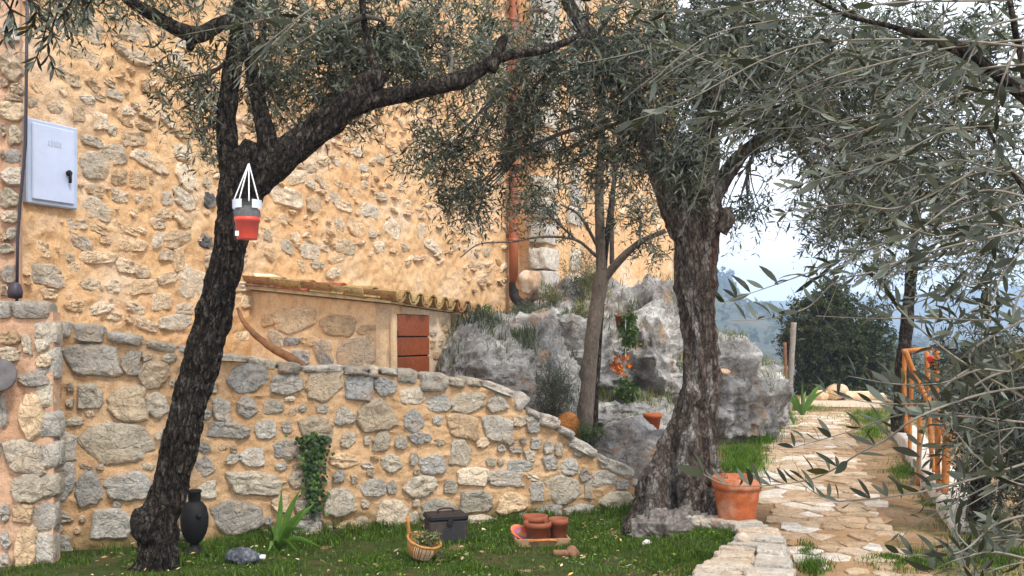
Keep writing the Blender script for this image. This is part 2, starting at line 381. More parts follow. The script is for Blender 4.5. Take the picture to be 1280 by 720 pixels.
M_bluegrey = simple('blue_grey_paint', (.50, .57, .74), .42, .08, 5, .5, .12, (.44, .51, .69), 2)
M_bluegrey2 = simple('blue_grey_frame', (.40, .48, .62), .45, .12, 9, .5, .1)
M_black = simple('black_metal', (.006, .0055, .006), .65, .3, 20, .3, .4)
M_rustblack = simple('rusty_black_metal', (.016, .0145, .015), .65, .4, 14, .25, .5, (.085, .035, .02), 5)
M_gunmetal = simple('grey_metal', (.028, .028, .03), .7, .3, 16, .25, .4, (.10, .06, .04), 7)
M_pipe = simple('dark_purple_pipe', (.03, .022, .035), .5, .2, 12, .5, .2)
M_red = simple('red_plastic', (.66, .035, .008), .35, .12, 12, .5, .1)
M_soilp = simple('potting_soil', (.03, .022, .016), .95, .5, 60, .1, .9)
M_string = simple('white_cord', (.75, .76, .8), .7, .08, 40)
M_wicker = simple('wicker', (.42, .20, .06), .7, .35, 45, .3, .6)
M_straw = simple('orange_straw', (.48, .20, .055), .85, .45, 60, .15, 1.0, (.30, .13, .05), 14)
M_pole = simple('varnished_pole', (.44, .165, .042), .65, .4, 26, .25, .6, (.26, .09, .03), 7)
M_greywood = simple('weathered_wood', (.26, .235, .21), .85, .3, 20, .2, .5)
M_log = simple('pale_log', (.62, .47, .31), .85, .3, 10, .2, .7, (.34, .24, .16), 3)
M_logend = simple('log_end', (.66, .50, .32), .85, .2, 22)
M_drybranch = simple('dry_brown_stalk', (.28, .12, .04), .6, .5, 18, .4, .5, (.05, .024, .012), 4)
M_brownwood = simple('brown_wood', (.20, .10, .055), .75, .35, 26, .3, .5)
M_traywood = simple('tray_wood', (.30, .19, .11), .8, .3, 22, .2, .5)
M_flower = leaf_mat('orange_flower', (.62, .15, .015), (.72, .22, .02), (.5, .14, .02), .6)
M_whiteplastic = simple('white_plastic', (.78, .78, .76), .5, .05, 10)
def sleeve_material():
    m = MT('clear_plastic_sleeve'); m.done((.75, .77, .8), .25, None, .5)
    t = m.n('ShaderNodeBsdfTransparent'); x = m.n('ShaderNodeMixShader'); x.inputs[0].default_value = .04
    m.l(t.outputs[0], x.inputs[1]); m.l(m.b.outputs[0], x.inputs[2]); m.l(x.outputs[0], m.out.inputs['Surface']); return m.m
M_sleeve = sleeve_material(); M_trapfill = simple('grey_pot_filling', (.10, .10, .105), .9, .4, 70, .2, .8)
M_frost = simple('frosted_plastic', (.62, .68, .80), .35, .05, 10, .5, .05)

# ------------------------------------------------------------------ stone shapes
def stone_shape(seed, ns=26):
    """a stone set in a wall: local x along, z up, -y outward, about one unit half-size"""
    th = np.arange(ns) / ns * 2 * math.pi; p = R.uniform(2.4, 7); c, s = np.cos(th), np.sin(th)
    r = (np.abs(c) ** p + np.abs(s) ** p) ** (-1 / p)
    r *= 1 + .22 * vn(np.stack([c * 1.6, s * 1.6, np.full(ns, seed * 1.7)], 1), seed) + .12 * vn(np.stack([c * 4.5, s * 4.5, np.full(ns, seed * 2.7)], 1), seed + 5)
    
    for _ in range(3): a = R.uniform(0, 6.28); cut = R.uniform(.78, 1.1); r = np.minimum(r, cut / np.maximum(.15, np.cos(th - a)))
    rings = [(1.0, .8), (1.02, -.3), (.97, -.7), (.88, -.9), (.64, -.98), (.36, -1.0), (.14, -1.0)]
    V = []
    for f, y in rings: V.append(np.stack([c * r * f, np.full(ns, y), s * r * f], 1))
    V = np.stack(V, 1).reshape(-1, 3); V = np.vstack([V, [[0, -1.0, 0]]])
    n = fbm(np.stack([V[:, 0] * 1.5, np.full(len(V), seed * 3.3), V[:, 2] * 1.5], 1), seed, 4, .55, True)
    tx, tz = R.uniform(-.22, .22), R.uniform(-.22, .22)
    V[:, 1] += np.where(V[:, 1] < -.1, ( .55 * n - .2) + tx * V[:, 0] + tz * V[:, 2], 0)
    K = len(rings); Fs = [grid_faces(ns, K, True)]; i = np.arange(ns); Fs.append(np.stack([i * K + K - 1, ((i + 1) % ns) * K + K - 1, np.full(ns, ns * K)], 1))
    return V, Fs
def block_shape(seed, n=6, rnd=5.0, amp=.16):
    """a closed rough block, about one unit half-size"""
    g = np.linspace(-1, 1, n); P = []; Fs = []
    for ax in range(3):
        for s in (-1, 1):
            a, b = np.meshgrid(g, g, indexing='ij'); q = np.zeros((n * n, 3)); q[:, ax] = s; q[:, (ax + 1) % 3] = a.ravel(); q[:, (ax + 2) % 3] = b.ravel()
            f = grid_faces(n, n); Fs.append((f if s > 0 else f[:, ::-1]) + len(P) * n * n); P.append(q)
    V = np.concatenate(P); V = V / ((np.abs(V) ** rnd).sum(1) ** (1 / rnd))[:, None]
    k = np.round(V, 5); u, inv = np.unique(k, axis=0, return_inverse=True); inv = inv.ravel()
    Fs = inv[np.concatenate(Fs)]; V = u
    V = V * (1 + amp * fbm(V * 1.3 + seed * 5.1, seed, 4, .6, True))[:, None] + .08 * np.stack([vn(V * 1.1 + seed * 2.2, seed + k2) for k2 in range(3)], 1)
    return V, Fs
STONES = [mk('stone', *stone_shape(k), M_wstone, True, 28) for k in range(18)]
BSTONES = [mk('stone', *stone_shape(k + 40), M_bstone, True, 28) for k in range(18)]
BLOCKS = [mk('block', *block_shape(k), M_wstone, True, 35) for k in range(12)]
WBLOCKS = [mk('block', *block_shape(k + 30, 7, 10.0, .17), M_white, True, 35) for k in range(12)]
def tone(kind):
    v = R.uniform(.75, 1.2)
    if kind == 'grey': c = R.choice([(.55, .50, .42), (.50, .465, .41), (.58, .515, .41), (.52, .475, .41), (.61, .53, .41), (.45, .425, .385)])
    elif kind == 'blue': c = (.46, .45, .43)
    elif kind == 'tan': c = (.52, .42, .30)
    elif kind == 'pale': c = R.choice([(.77, .61, .42), (.76, .57, .37), (.70, .56, .40), (.74, .53, .33), (.70, .60, .47), (.80, .66, .49)])
    elif kind == 'dark': c = (.13, .13, .135); v = 1
    elif kind == 'white': c = R.choice([(.54, .49, .43), (.60, .54, .46), (.48, .44, .39)])
    return tuple(x * v for x in c)
def wall_stone(wl, bx, parent, kind, depth=.045, lib=STONES, emb=0.0, name='stone', roll=.05):
    x0, y0, x1, y1 = bx; ym = (y0 + y1) / 2; xm = (x0 + x1) / 2
    u0, _ = wl.hit(x0, ym); u1, _ = wl.hit(x1, ym); uc, v0 = wl.hit(xm, y1); _, v1 = wl.hit(xm, y0)
    return wall_stone_uv(wl, uc, (v0 + v1) / 2, (u1 - u0) / 2, (v1 - v0) / 2, parent, kind, depth, lib, emb, name, roll)
def wall_stone_uv(wl, uc, vc, hu, hv, parent, kind, depth=.045, lib=STONES, emb=0.0, name='stone', roll=.05):
    a = R.gauss(0, roll); X = wl.d * math.cos(a) + A([0, 0, math.sin(a)]); Z = -wl.d * math.sin(a) + A([0, 0, math.cos(a)])
    p = wl.pt(uc, vc, emb)
    return piece(name, R.choice(lib), mat4(p, X * hu * 1.04, -wl.n * depth, Z * hv * 1.04), parent, tone(kind))

# ------------------------------------------------------------------ planes of the place
GW = Wall((-3.44, 7.28), (1.16, 8.94))          # garden wall
BW = Wall((-4.70, 7.97), (4.55, 27.24))         # wall of the tall building, running away from us
PW = Wall((-5.6, 6.52), (-3.19, 6.87))          # nearer wall end at the side
SW = Wall((-5.9, 7.55), (-4.15, 8.285))          # building corner strip beside the cabinet

# ------------------------------------------------------------------ ground sheet
def pathL(Y): return np.interp(Y, [4, 6, 7.3, 8.5, 10.35, 12.7, 15.7, 18.7, 21], [1.95, 2.0, 2.1, 2.3, 2.57, 3.2, 4.15, 5.25, 6.1])
def pathR(Y): return np.interp(Y, [4, 6, 7.3, 8.94, 10.9, 14, 16.4, 18.7, 21], [2.3, 2.6, 2.92, 3.42, 3.95, 4.9, 5.6, 6.4, 7.2])
def gz(X, Y):
    X = np.asarray(X, float); Y = np.asarray(Y, float)
    z = 0.02 * fbm(np.stack([X * .8, Y * .8, X * 0], -1).reshape(-1, 3), 3, 3).reshape(X.shape)
    z = z + .17 * np.exp(-((X - 1.4) / .34) ** 2 - ((Y - 7.1) / .55) ** 2)
    inpath = sm(0, .3, np.minimum(X - pathL(Y) + .25, pathR(Y) + .25 - X)); z = z * (1 - inpath)
    lw = X - np.interp(Y, [0, 8.9, 16.4, 30], [2.0, 4.25, 6.75, 11]); z = z - .25 * sm(.0, .6, lw) - .12 * np.clip(lw - .3, 0, 60) * sm(30, 12, Y)
    z = z - 26 * sm(27, 95, Y) - 12 * sm(8, 60, np.abs(X)) * sm(24, 40, Y)
    far = sm(60, 140, Y); z = z + far * 2.0 * fbm(np.stack([X * .02, Y * .02, X * 0], -1).reshape(-1, 3), 5, 3).reshape(X.shape)
    return z
xs = np.unique(np.concatenate([np.linspace(-6, 12, 170), np.clip(np.sinh(np.linspace(-4.5, 5.0, 90)) * 18, -790, 1270)]))
ys = np.unique(np.concatenate([np.linspace(2, 26, 150), np.linspace(-30, 2, 12), 26 + np.geomspace(1, 1510, 66)]))
GX, GY = np.meshgrid(xs, ys, indexing='ij')
ob('ground', np.stack([GX, GY, gz(GX, GY)], -1).reshape(-1, 3), grid_faces(len(xs), len(ys)), M_ground, kind='structure', loc=(0, 0, 0))
# lawn soil sheet, a little above the earth
lx = np.linspace(-3.6, 1.75, 60); ly = np.linspace(3.2, 9.0, 60); LX, LY = np.meshgrid(lx, ly, indexing='ij')
def lawn_ok(X, Y):
    ku = np.interp(Y, [4.0, 5.3, 5.95, 6.5, 7.0, 7.5], [.6, .92, 1.2, 1.44, 1.66, 1.7])
    return (X < ku) & (((X - GW.p0[0]) * GW.n[0] + (Y - GW.p0[1]) * GW.n[1]) > -.02) & (Y < 8.9)
lz = gz(LX, LY) + .012 + .03 * fbm(np.stack([LX * 2, LY * 2, LX * 0], -1).reshape(-1, 3), 9, 3).reshape(LX.shape)
lz = np.where(lawn_ok(LX, LY - .1), lz, -.08)
ob('lawn', np.stack([LX, LY, lz], -1).reshape(-1, 3), grid_faces(60, 60), M_soil, kind='structure', loc=(0, 6, 0))
# terrace behind the garden wall
tx = np.linspace(-4.5, 5.2, 90); ty = np.linspace(7.2, 22, 110); TX, TY = np.meshgrid(tx, ty, indexing='ij')
TD = -((TX - GW.p0[0]) * GW.n[0] + (TY - GW.p0[1]) * GW.n[1]); TU = (TX - GW.p0[0]) * GW.d[0] + (TY - GW.p0[1]) * GW.d[1]
tz = .5 * sm(.12, .2, TD) + .06 * fbm(np.stack([TX, TY, TX * 0], -1).reshape(-1, 3), 4, 4).reshape(TX.shape) + .05 * TD * sm(.2, 1, TD)
edge = np.minimum(pathL(TY) - TX - .15, 5.2 - (TU - 0.0)); tz = np.where(TD < .12, -.3, tz) * sm(.0, .9, edge) - .3 * sm(.15, -.2, edge)
ob('terrace', np.stack([TX, TY, tz], -1).reshape(-1, 3), grid_faces(90, 110), M_ground, kind='structure', loc=(0, 12, 0))

# ------------------------------------------------------------------ stone path
path = ob('path', np.concatenate([np.stack([np.where(np.tile([0, 1], 80), pathR(np.repeat(np.linspace(5.2, 20.6, 80), 2)) - .06 + .09 * vn(np.stack([np.repeat(np.linspace(0, 46, 80), 2)] * 3, 1), 3), pathL(np.repeat(np.linspace(5.2, 20.6, 80), 2)) + .04 + .09 * vn(np.stack([np.repeat(np.linspace(0, 46, 80), 2)] * 3, 1), 4)), np.repeat(np.linspace(5.2, 20.6, 80), 2), np.full(160, .008)], 1)]),
          A([[2 * k, 2 * k + 1, 2 * k + 3, 2 * k + 2] for k in range(79)]), M_bed, kind='structure', loc=(0, 5, 0))
def clip(poly, p, n):
    out = []
    for i in range(len(poly)):
        a, b = poly[i], poly[(i + 1) % len(poly)]; da, db = (a - p) @ n, (b - p) @ n
        if da <= 0: out.append(a)
        if da * db < 0: out.append(a + (b - a) * da / (da - db))
    return out
seeds = []
yy = 5.9; row = 0
while yy < 20.4:
    nc = 4 if row % 2 else 5
    for c in range(nc):
        t = (c + .5 + R.uniform(-.34, .34)) / nc; y2 = yy + R.uniform(-.1, .1); seeds.append((pathL(y2) + t * (pathR(y2) - pathL(y2)), y2))
    yy += R.uniform(.2, .29) * (1 + .02 * (yy - 6)); row += 1
seeds = A(seeds)
for i, p in enumerate(seeds):
    if p[1] < 8.1 and R.random() < .5 - .1 * (p[1] - 6.6): continue
    if R.random() < .04: continue
    poly = [p + A(q) for q in ((-.4, -.4), (.4, -.4), (.4, .4), (-.4, .4))]
    for j in np.argsort(((seeds - p) ** 2).sum(1))[1:14]:
        m = (p + seeds[j]) / 2; poly = clip(poly, m, seeds[j] - p)
    l, r = pathL(p[1]), pathR(p[1]); e_ = R.uniform(-.12, .1); poly = clip(poly, A([l + e_, p[1]]), A([-1, .25])); poly = clip(poly, A([r - e_, p[1]]), A([1, -.3]))
    if len(poly) < 4: continue
    c = np.mean(poly, 0); poly = [c + (q - c) * R.uniform(.86, .965) for q in poly]
    # round the outline: corner cutting once
    q2 = []
    for k in range(len(poly)): a, b = poly[k], poly[(k + 1) % len(poly)]; f_ = R.uniform(.08, .2); q2 += [a * (1 - f_) + b * f_ + A([R.gauss(0, .006), R.gauss(0, .006)]), a * f_ + b * (1 - f_) + A([R.gauss(0, .006), R.gauss(0, .006)])]
    q2 = A(q2); n = len(q2); zt = R.uniform(.014, .028); tl = A([R.gauss(0, .02), R.gauss(0, .02)])
    V = np.vstack([np.c_[q2, np.full(n, .0)], np.c_[q2, zt * .75 + (q2 - c) @ tl], np.c_[c + (q2 - c) * .9, zt + (q2 - c) @ tl], [[c[0], c[1], zt + R.uniform(-.004, .006)]]])
    k = np.arange(n); k2 = (k + 1) % n
    Fs = [np.vstack([np.stack([k, k2, k2 + n, k + n], 1), np.stack([k + n, k2 + n, k2 + 2 * n, k + 2 * n], 1)]), np.stack([k + 2 * n, k2 + 2 * n, np.full(n, 3 * n)], 1)]
    ct = R.choice([(.58, .44, .30), (.55, .39, .25), (.62, .49, .35), (.50, .35, .22), (.76, .70, .61), (.74, .65, .54), (.57, .42, .28), (.48, .34, .21)])
    off = A([c[0], c[1], 0]); o = piece('paving_stone', mk('paving_stone', V - off, Fs, M_path, True, 30), Matrix.Translation(off), path, ct)

# ------------------------------------------------------------------ garden wall
TOP = [(40, 402), (62, 403), (90, 405), (130, 410), (178, 420), (220, 430), (300, 447), (345, 455), (375, 459), (460, 461), (525, 469), (600, 478), (640, 492), (660, 511), (700, 537), (750, 571), (790, 597), (812, 612)]
tu = [GW.hit(*p) for p in TOP]; TUu, TUv = A([t[0] for t in tu]), A([t[1] for t in tu])
def wall_grid(wl, u0, u1, nu, top, nv, amp, seed, us=None, thick=.36, z0=-.1, sc=3.0):
    u = np.linspace(u0, u1, nu) if us is None else us; nu = len(u); tv = top(u); f = np.linspace(0, 1, nv)
    U, Fv = np.meshgrid(u, f, indexing='ij'); Vv = z0 + Fv * (tv[:, None] - z0)
    q = np.stack([U.ravel() * sc, Vv.ravel() * sc, np.zeros(U.size)], 1)
    d = amp * fbm(q, seed, 4, .55) + amp * .8 * fbm(q * 3.1, seed + 9, 3, .55, True) - amp * .3
    P = wl.p0 + wl.d * U.reshape(-1, 1) + wl.n * d[:, None]; P[:, 2] = Vv.ravel()
    Pf = P.reshape(nu, nv, 3); back = wl.p0 + wl.d * u[:, None] - wl.n * thick; tb = back.copy(); tb[:, 2] = tv; bb = back.copy(); bb[:, 2] = z0
    Pn = np.concatenate([Pf, tb[:, None], bb[:, None]], 1); n2 = nv + 2
    Fs = [grid_faces(nu, n2)]
    for i, fl in ((0, True), (nu - 1, False)):
        k = np.arange(nv - 1) + i * n2
        Fs.append(np.array([[i * n2 + j for j in range(n2)]])[:, ::-1 if not fl else 1])
    return Pn.reshape(-1, 3), Fs
gwall = thing('garden_wall', 'low sloping rubble stone garden wall with orange mortar behind the lawn', 'wall', (-1, 8, 0))
V_, F_ = wall_grid(GW, -.35, 5.02, 360, lambda u: np.interp(u, TUu, TUv) - .035, 110, .026, 21)
ob('mortar', V_, F_, M_mortar, gwall, True, 60)
G_ST = """80 430 145 470,150 437 176 469,172 452 209 485,94 480 130 512,132 480 183 527,82 498 92 510,83 521 104 532,181 490 212 519,100 523 190 578,38 536 93 571,57 578 92 626,
96 588 129 633,134 588 186 624,45 636 92 653,110 636 168 674,45 668 90 695,202 441 220 453,283 457 331 490,334 467 378 492,382 458 427 500,265 498 287 527,295 495 322 520,328 499 354 517,
373 505 383 515,395 505 410 518,419 510 443 531,256 528 314 548,318 524 343 550,353 525 364 541,373 522 414 556,425 540 444 559,246 553 264 565,243 570 269 593,282 567 299 580,298 559 330 583,
343 550 380 573,343 577 358 588,281 591 351 618,360 588 385 610,410 566 449 583,417 587 431 603,245 600 270 623,265 625 327 668,338 617 361 640,367 625 400 650,401 610 443 644,370 650 402 680,
417 650 460 672,432 470 468 502,467 471 494 495,497 484 528 507,534 492 561 514,563 490 605 516,610 494 635 515,449 500 497 540,503 511 530 538,511 540 538 555,557 517 595 548,602 520 639 553,
595 546 612 559,467 538 488 563,493 544 507 562,455 545 463 557,475 567 503 588,512 565 522 582,526 566 555 592,560 550 588 583,608 573 620 583,622 556 632 565,573 585 612 608,606 588 650 608,
450 598 480 622,484 600 495 617,504 596 543 621,554 600 572 617,572 613 616 641,622 615 658 641,662 602 680 628,468 624 509 657,510 640 522 657,527 624 570 650,582 645 622 668,618 647 655 668,475 658 505 680,
515 655 535 675,441 647 460 672,640 519 660 533,656 522 674 541,650 546 657 556,662 547 676 562,680 550 692 567,692 553 703 570,631 575 666 590,655 563 668 577,678 570 696 587,700 573 720 595,
724 585 738 602,740 588 770 607,683 593 723 630,730 600 740 625,750 612 790 637,668 630 702 650,705 632 745 657,300 640 318 655,222 470 238 490,228 500 244 522,214 560 232 580,430 625 446 640,
540 520 552 532,620 530 634 540,645 640 664 652,700 600 712 612,190 600 206 620,356 565 366 575,320 600 334 612,560 640 578 654,770 600 786 612,760 640 782 654,748 575 760 585,716 560 730 572"""
GKIND = {(80, 430): 'grey', (382, 458): 'tan', (449, 500): 'tan', (432, 470): 'blue', (467, 471): 'blue', (373, 522): 'tan', (503, 511): 'blue', (100, 523): 'grey'}
for s in G_ST.replace('\n', '').split(','):
    b = [int(x) for x in s.split()]; big = (b[2] - b[0]) * (b[3] - b[1]) > 900
    wall_stone(GW, b, gwall, GKIND.get((b[0], b[1]), 'grey' if R.random() < .85 else 'pale'), R.uniform(.026, .046) if big else R.uniform(.022, .036))
gtaken = [tuple(int(x) for x in s.split()) for s in G_ST.replace('\n', '').split(',')]; nf = 0
for k in range(6000):
    if nf >= 115: break
    x, y = R.uniform(66, 800), R.uniform(425, 672); w_, h_ = R.uniform(7, 17), R.uniform(6, 13)
    if y < np.interp(x, [p[0] for p in TOP], [p[1] for p in TOP]) + 24: continue
    b = (x - w_ / 2, y - h_ / 2, x + w_ / 2, y + h_ / 2)
    if any(b[0] < t[2] + 1 and b[2] > t[0] - 1 and b[1] < t[3] + 1 and b[3] > t[1] - 1 for t in gtaken): continue
    gtaken.append(b); nf += 1; wall_stone(GW, b, gwall, R.choice(('grey', 'grey', 'pale', 'tan')), R.uniform(.02, .034), roll=.25)
G_CO = """62 400 90 420,92 405 131 427,134 413 178 430,180 423 222 440,223 431 262 444,263 439 308 452,309 445 346 459,347 451 376 467,378 456 428 464,430 457 462 468,460 456 474 470,476 458 497 468,495 460 523 477,525 464 558 488,560 470 581 484,582 471 604 483,
605 477 643 493,645 489 659 512,658 509 676 521,674 514 698 536,697 531 717 546,708 544 748 572,746 566 760 580,757 572 792 597,788 597 810 613"""
for s in G_CO.replace('\n', '').split(','):
    b = [int(x) for x in s.split()]; ym = (b[1] + b[3]) / 2; u0, _ = GW.hit(b[0], ym); u1, _ = GW.hit(b[2], ym); uc, v0 = GW.hit((b[0] + b[2]) / 2, b[3]); _, v1 = GW.hit((b[0] + b[2]) / 2, b[1])
    sl = math.atan2(float(np.interp(u1, TUu, TUv) - np.interp(u0, TUu, TUv)), u1 - u0) * .85
    hv = max(.028, (v1 - v0) / 2 - .3 * abs(math.sin(sl)) * (u1 - u0)); X = GW.d * math.cos(sl) + A([0, 0, math.sin(sl)]); Z = -GW.d * math.sin(sl) + A([0, 0, math.cos(sl)])
    hv *= R.uniform(.95, 1.3); sl2 = R.gauss(0, .05); X2 = X * math.cos(sl2) + Z * math.sin(sl2); Z2 = Z * math.cos(sl2) - X * math.sin(sl2); piece('coping_stone', R.choice(BLOCKS), mat4(GW.pt(uc, (v0 + v1) / 2 - .012, -.15 + R.uniform(-.02, .01)), X2 * (u1 - u0) / 2 * R.uniform(.94, 1.04), -GW.n * R.uniform(.18, .215), Z2 * hv), gwall, tone('grey' if b[0] < 640 else 'white'))

# ------------------------------------------------------------------ nearer wall end
pwall = thing('wall_end', 'taller squared end of stone wall with big quoins and rosy mortar', 'wall', (-3.6, 6.8, 0))
ptop = PW.hit(40, 381)[1]
V_, F_ = wall_grid(PW, 0, PW.len - .015, 90, lambda u: np.full(len(u), ptop - .05), 60, .02, 33, thick=.16)
ob('mortar', V_, F_, M_pillarm, pwall, True, 60)
for s in "0 413 24 430,28 418 40 443,0 434 24 452,22 462 60 483,24 487 54 548,0 495 11 535,5 550 50 592,14 592 51 630,0 627 13 652,17 630 44 654,19 656 46 716,1 663 14 684,46 408 62 440,45 442 63 460,-30 470 -2 500,-40 540 -2 580,-40 600 -4 640,0 690 15 712,-30 400 -4 430".split(','):
    wall_stone(PW, [int(x) for x in s.split()], pwall, 'grey' if R.random() < .55 else 'pale', R.uniform(.03, .05))
for x0, x1 in ((-50, -24), (-23, 14), (14, 63)):
    u0, _ = PW.hit(x0, 386); u1, _ = PW.hit(x1, 386)
    piece('coping_stone', R.choice(BLOCKS), mat4(PW.pt((u0 + u1) / 2, ptop - .035, -.075), PW.d * (u1 - u0) / 2, -PW.n * .105, A([0, 0, .06])), pwall, tone('grey'))
zc = .32
for k in range(8):      # quoins on the return of the end
    h = R.uniform(.08, .11)
    piece('quoin', R.choice(BLOCKS), mat4(PW.pt(PW.len - R.uniform(.05, .09), k * .215 + .12, -.08), PW.d * R.uniform(.06, .09), -PW.n * R.uniform(.08, .1), A([0, 0, h])), pwall, tone('grey'))

# ------------------------------------------------------------------ tall building wall
bld = thing('stone_building', 'tall old rubble stone building with glowing orange mortar running back from the garden', 'building', (-2, 12, 0))
us = np.concatenate([np.linspace(0, 8, 300), np.linspace(8.04, 21.3, 230)])
V_, F_ = wall_grid(BW, 0, 0, 0, lambda u: 6.2 + .36 * u, 250, .034, 51, us=us, thick=.6, sc=2.6)
bwall = ob('wall', V_, F_, M_plaster, bld)
B_ST = """85 15 130 50,137 12 152 20,147 25 183 52,140 53 160 67,82 60 127 85,132 70 142 80,157 62 190 82,68 78 80 95,78 90 98 110,105 100 125 112,127 98 142 108,72 108 85 120,99 118 117 130,118 117 131 127,132 113 153 124,38 105 55 118,
36 120 48 135,60 125 78 142,90 132 105 152,115 142 135 162,152 133 167 145,166 128 176 137,175 140 193 150,148 148 165 157,168 152 190 163,200 145 220 157,135 157 145 170,150 162 180 185,103 170 128 183,128 178 157 205,102 188 136 224,
165 190 207 212,215 180 240 200,218 205 245 235,140 212 158 232,162 214 182 236,182 218 192 230,110 230 130 247,142 238 160 255,168 243 178 255,181 243 190 258,97 248 141 275,202 240 215 257,217 238 245 262,160 260 172 272,
82 273 107 288,112 280 132 293,137 276 155 291,155 284 170 294,173 285 183 293,195 260 215 274,190 272 205 288,217 265 240 283,85 293 116 311,125 296 138 305,145 297 182 315,192 290 203 311,207 287 240 309,45 300 60 325,75 315 93 327,
103 315 145 330,146 323 166 343,168 332 188 349,200 312 215 326,215 311 230 340,225 336 257 376,40 330 80 358,85 328 100 341,103 347 127 365,132 350 150 367,153 350 197 368,197 340 220 355,53 360 70 375,188 367 215 388,220 378 245 394,
112 377 139 393,82 375 104 390,157 378 180 393,198 392 240 412,135 390 150 401,155 392 167 405,170 400 197 415,357 213 383 231,375 203 395 215,397 197 413 208,418 198 439 214,446 205 460 215,440 183 453 197,382 226 393 236,394 221 413 235,
338 233 375 260,382 245 402 265,411 240 425 255,418 250 437 265,437 234 449 246,450 226 459 235,470 240 484 252,450 255 474 272,346 267 358 280,418 272 430 292,434 272 456 294,460 288 470 298,363 290 375 303,420 300 445 318,350 298 365 318,
375 305 400 325,412 318 430 328,390 325 405 337,372 325 382 340,467 300 480 315,480 275 500 297,520 280 532 298,500 305 512 315,325 285 340 300,330 310 345 325,410 335 425 347,530 300 550 315,255 242 270 262,249 290 265 311,
258 330 280 345,300 370 318 385,262 385 290 400,318 395 340 410,295 415 312 428,345 380 360 392"""
taken = []
def onwall(wl, V, uc, vc, out):
    V = np.asarray(V, float); return wl.p0 + wl.d * (V[:, :1] + uc) + wl.n * (out - V[:, 1:2]) + A([0, 0, 1.]) * (V[:, 2:] + vc)
RUB = [stone_shape(200 + k, 10) for k in range(12)]
BK = {(255, 242): 'dark', (249, 290): 'dark'}
for s in B_ST.replace('\n', '').split(','):
    b = [int(x) for x in s.split()]; taken.append(b)
    wall_stone(BW, b, bwall, BK.get((b[0], b[1]), 'pale'), R.uniform(.03, .044), BSTONES, R.uniform(-.022, -.006), roll=.2)
taken += [(20, 135, 98, 268), (318, 330, 575, 470), (644, 150, 700, 350)]
n_b = 0
for k in range(9000):
    if n_b >= 172: break
    x, y = (R.uniform(320, 835) if R.random() < .7 else R.uniform(180, 330)), R.uniform(-30, 400); sc = np.interp(x, [30, 300, 500, 640, 840], [1.2, .95, .8, .7, .5]); w_, h_ = R.uniform(8, 26) * sc, R.uniform(8, 18) * sc
    if x > 560 and y > 380 - (x - 560) * .4: continue
    b = (x - w_ / 2, y - h_ / 2, x + w_ / 2, y + h_ / 2)
    if any(b[0] < t[2] + 2 and b[2] > t[0] - 2 and b[1] < t[3] + 2 and b[3] > t[1] - 2 for t in taken): continue
    taken.append(b); n_b += 1
    wall_stone(BW, b, bwall, 'pale', R.uniform(.03, .046), BSTONES, R.uniform(-.024, -.008), roll=.3)
rub = MB()
for k in range(30000):
    if k > 29990 or len(rub.V) > 950: break
    x, y = (R.uniform(330, 838) if R.random() < .93 else R.uniform(30, 330)), R.uniform(-60, 400); sc = np.interp(x, [30, 300, 500, 640, 840], [.8, .9, .9, .75, .6]); w_, h_ = R.uniform(4, 12) * sc, R.uniform(4, 9) * sc
    if x > 560 and y > 380 - (x - 560) * .4: continue
    b = (x - w_ / 2, y - h_ / 2, x + w_ / 2, y + h_ / 2)
    if any(b[0] < t[2] and b[2] > t[0] and b[1] < t[3] and b[3] > t[1] for t in taken): continue
    if w_ > 6: taken.append(b)
    u0, _ = BW.hit(b[0], y); u1, _ = BW.hit(b[2], y); uc, v0 = BW.hit(x, b[3]); _, v1 = BW.hit(x, b[1]); me = R.choice(RUB)
    V = me[0] * A([(u1 - u0) / 2, R.uniform(.035, .06), (v1 - v0) / 2]); a = R.uniform(-.6, .6); V = V @ rotm('Y', a).T; rub.add(onwall(BW, V, uc, (v0 + v1) / 2, R.uniform(-.03, .0)), me[1])
ob('rubble', *rub.get(), M_rubble, bwall, True, 30, kind='stuff')
# buttress beside the downpipe, with its quoins
bu0, bu1 = BW.hit(648, 300)[0], BW.hit(690, 300)[0]
BT = Wall(tuple(BW.pt(bu0, 0, .55)[:2]), tuple(BW.pt(bu1, 0, .55)[:2]))
V_, F_ = wall_grid(BT, 0, BT.len, 60, lambda u: np.full(len(u), 13.), 120, .035, 63, thick=.7, z0=1.0, sc=2.2)
but = ob('buttress', V_, F_, M_plaster, bld)
for k in range(22):
    for uu in (.16, BT.len - .2):
        if R.random() < .2: continue
        piece('quoin', R.choice(WBLOCKS), mat4(BT.pt(uu + R.uniform(-.04, .04), 2.2 + k * .42 + R.uniform(-.04, .04), -.1), BT.d * R.uniform(.22, .36), -BT.n * .16, A([0, 0, R.uniform(.15, .2)])), but, R.choice([(.70, .63, .53), (.62, .57, .50), (.74, .64, .50), (.55, .51, .46)]))
# corner strip of the building on the near side
cwall = thing('corner_wall', 'narrow pinkish stone corner of building beside the blue grey cabinet', 'wall', (-4.5, 8.1, 0))
V_, F_ = wall_grid(SW, 0, SW.len, 60, lambda u: np.full(len(u), 6.0), 160, .03, 71, thick=.35, sc=3)
ob('mortar', V_, F_, M_pillarm, cwall, True, 60)
for s in "0 28 24 52,-2 62 30 98,0 98 10 110,14 104 30 118,6 118 28 128,0 128 30 152,10 158 28 182,7 186 26 205,0 208 27 232,0 236 24 260,0 263 22 280,8 284 20 300,0 290 9 302,0 304 18 318,0 330 18 354,0 356 12 370,0 155 8 170,0 186 6 200".split(','):
    b = [int(x) for x in s.split()]; wall_stone(SW, b, cwall, 'grey' if R.random() < .5 else 'pale', R.uniform(.03, .06))

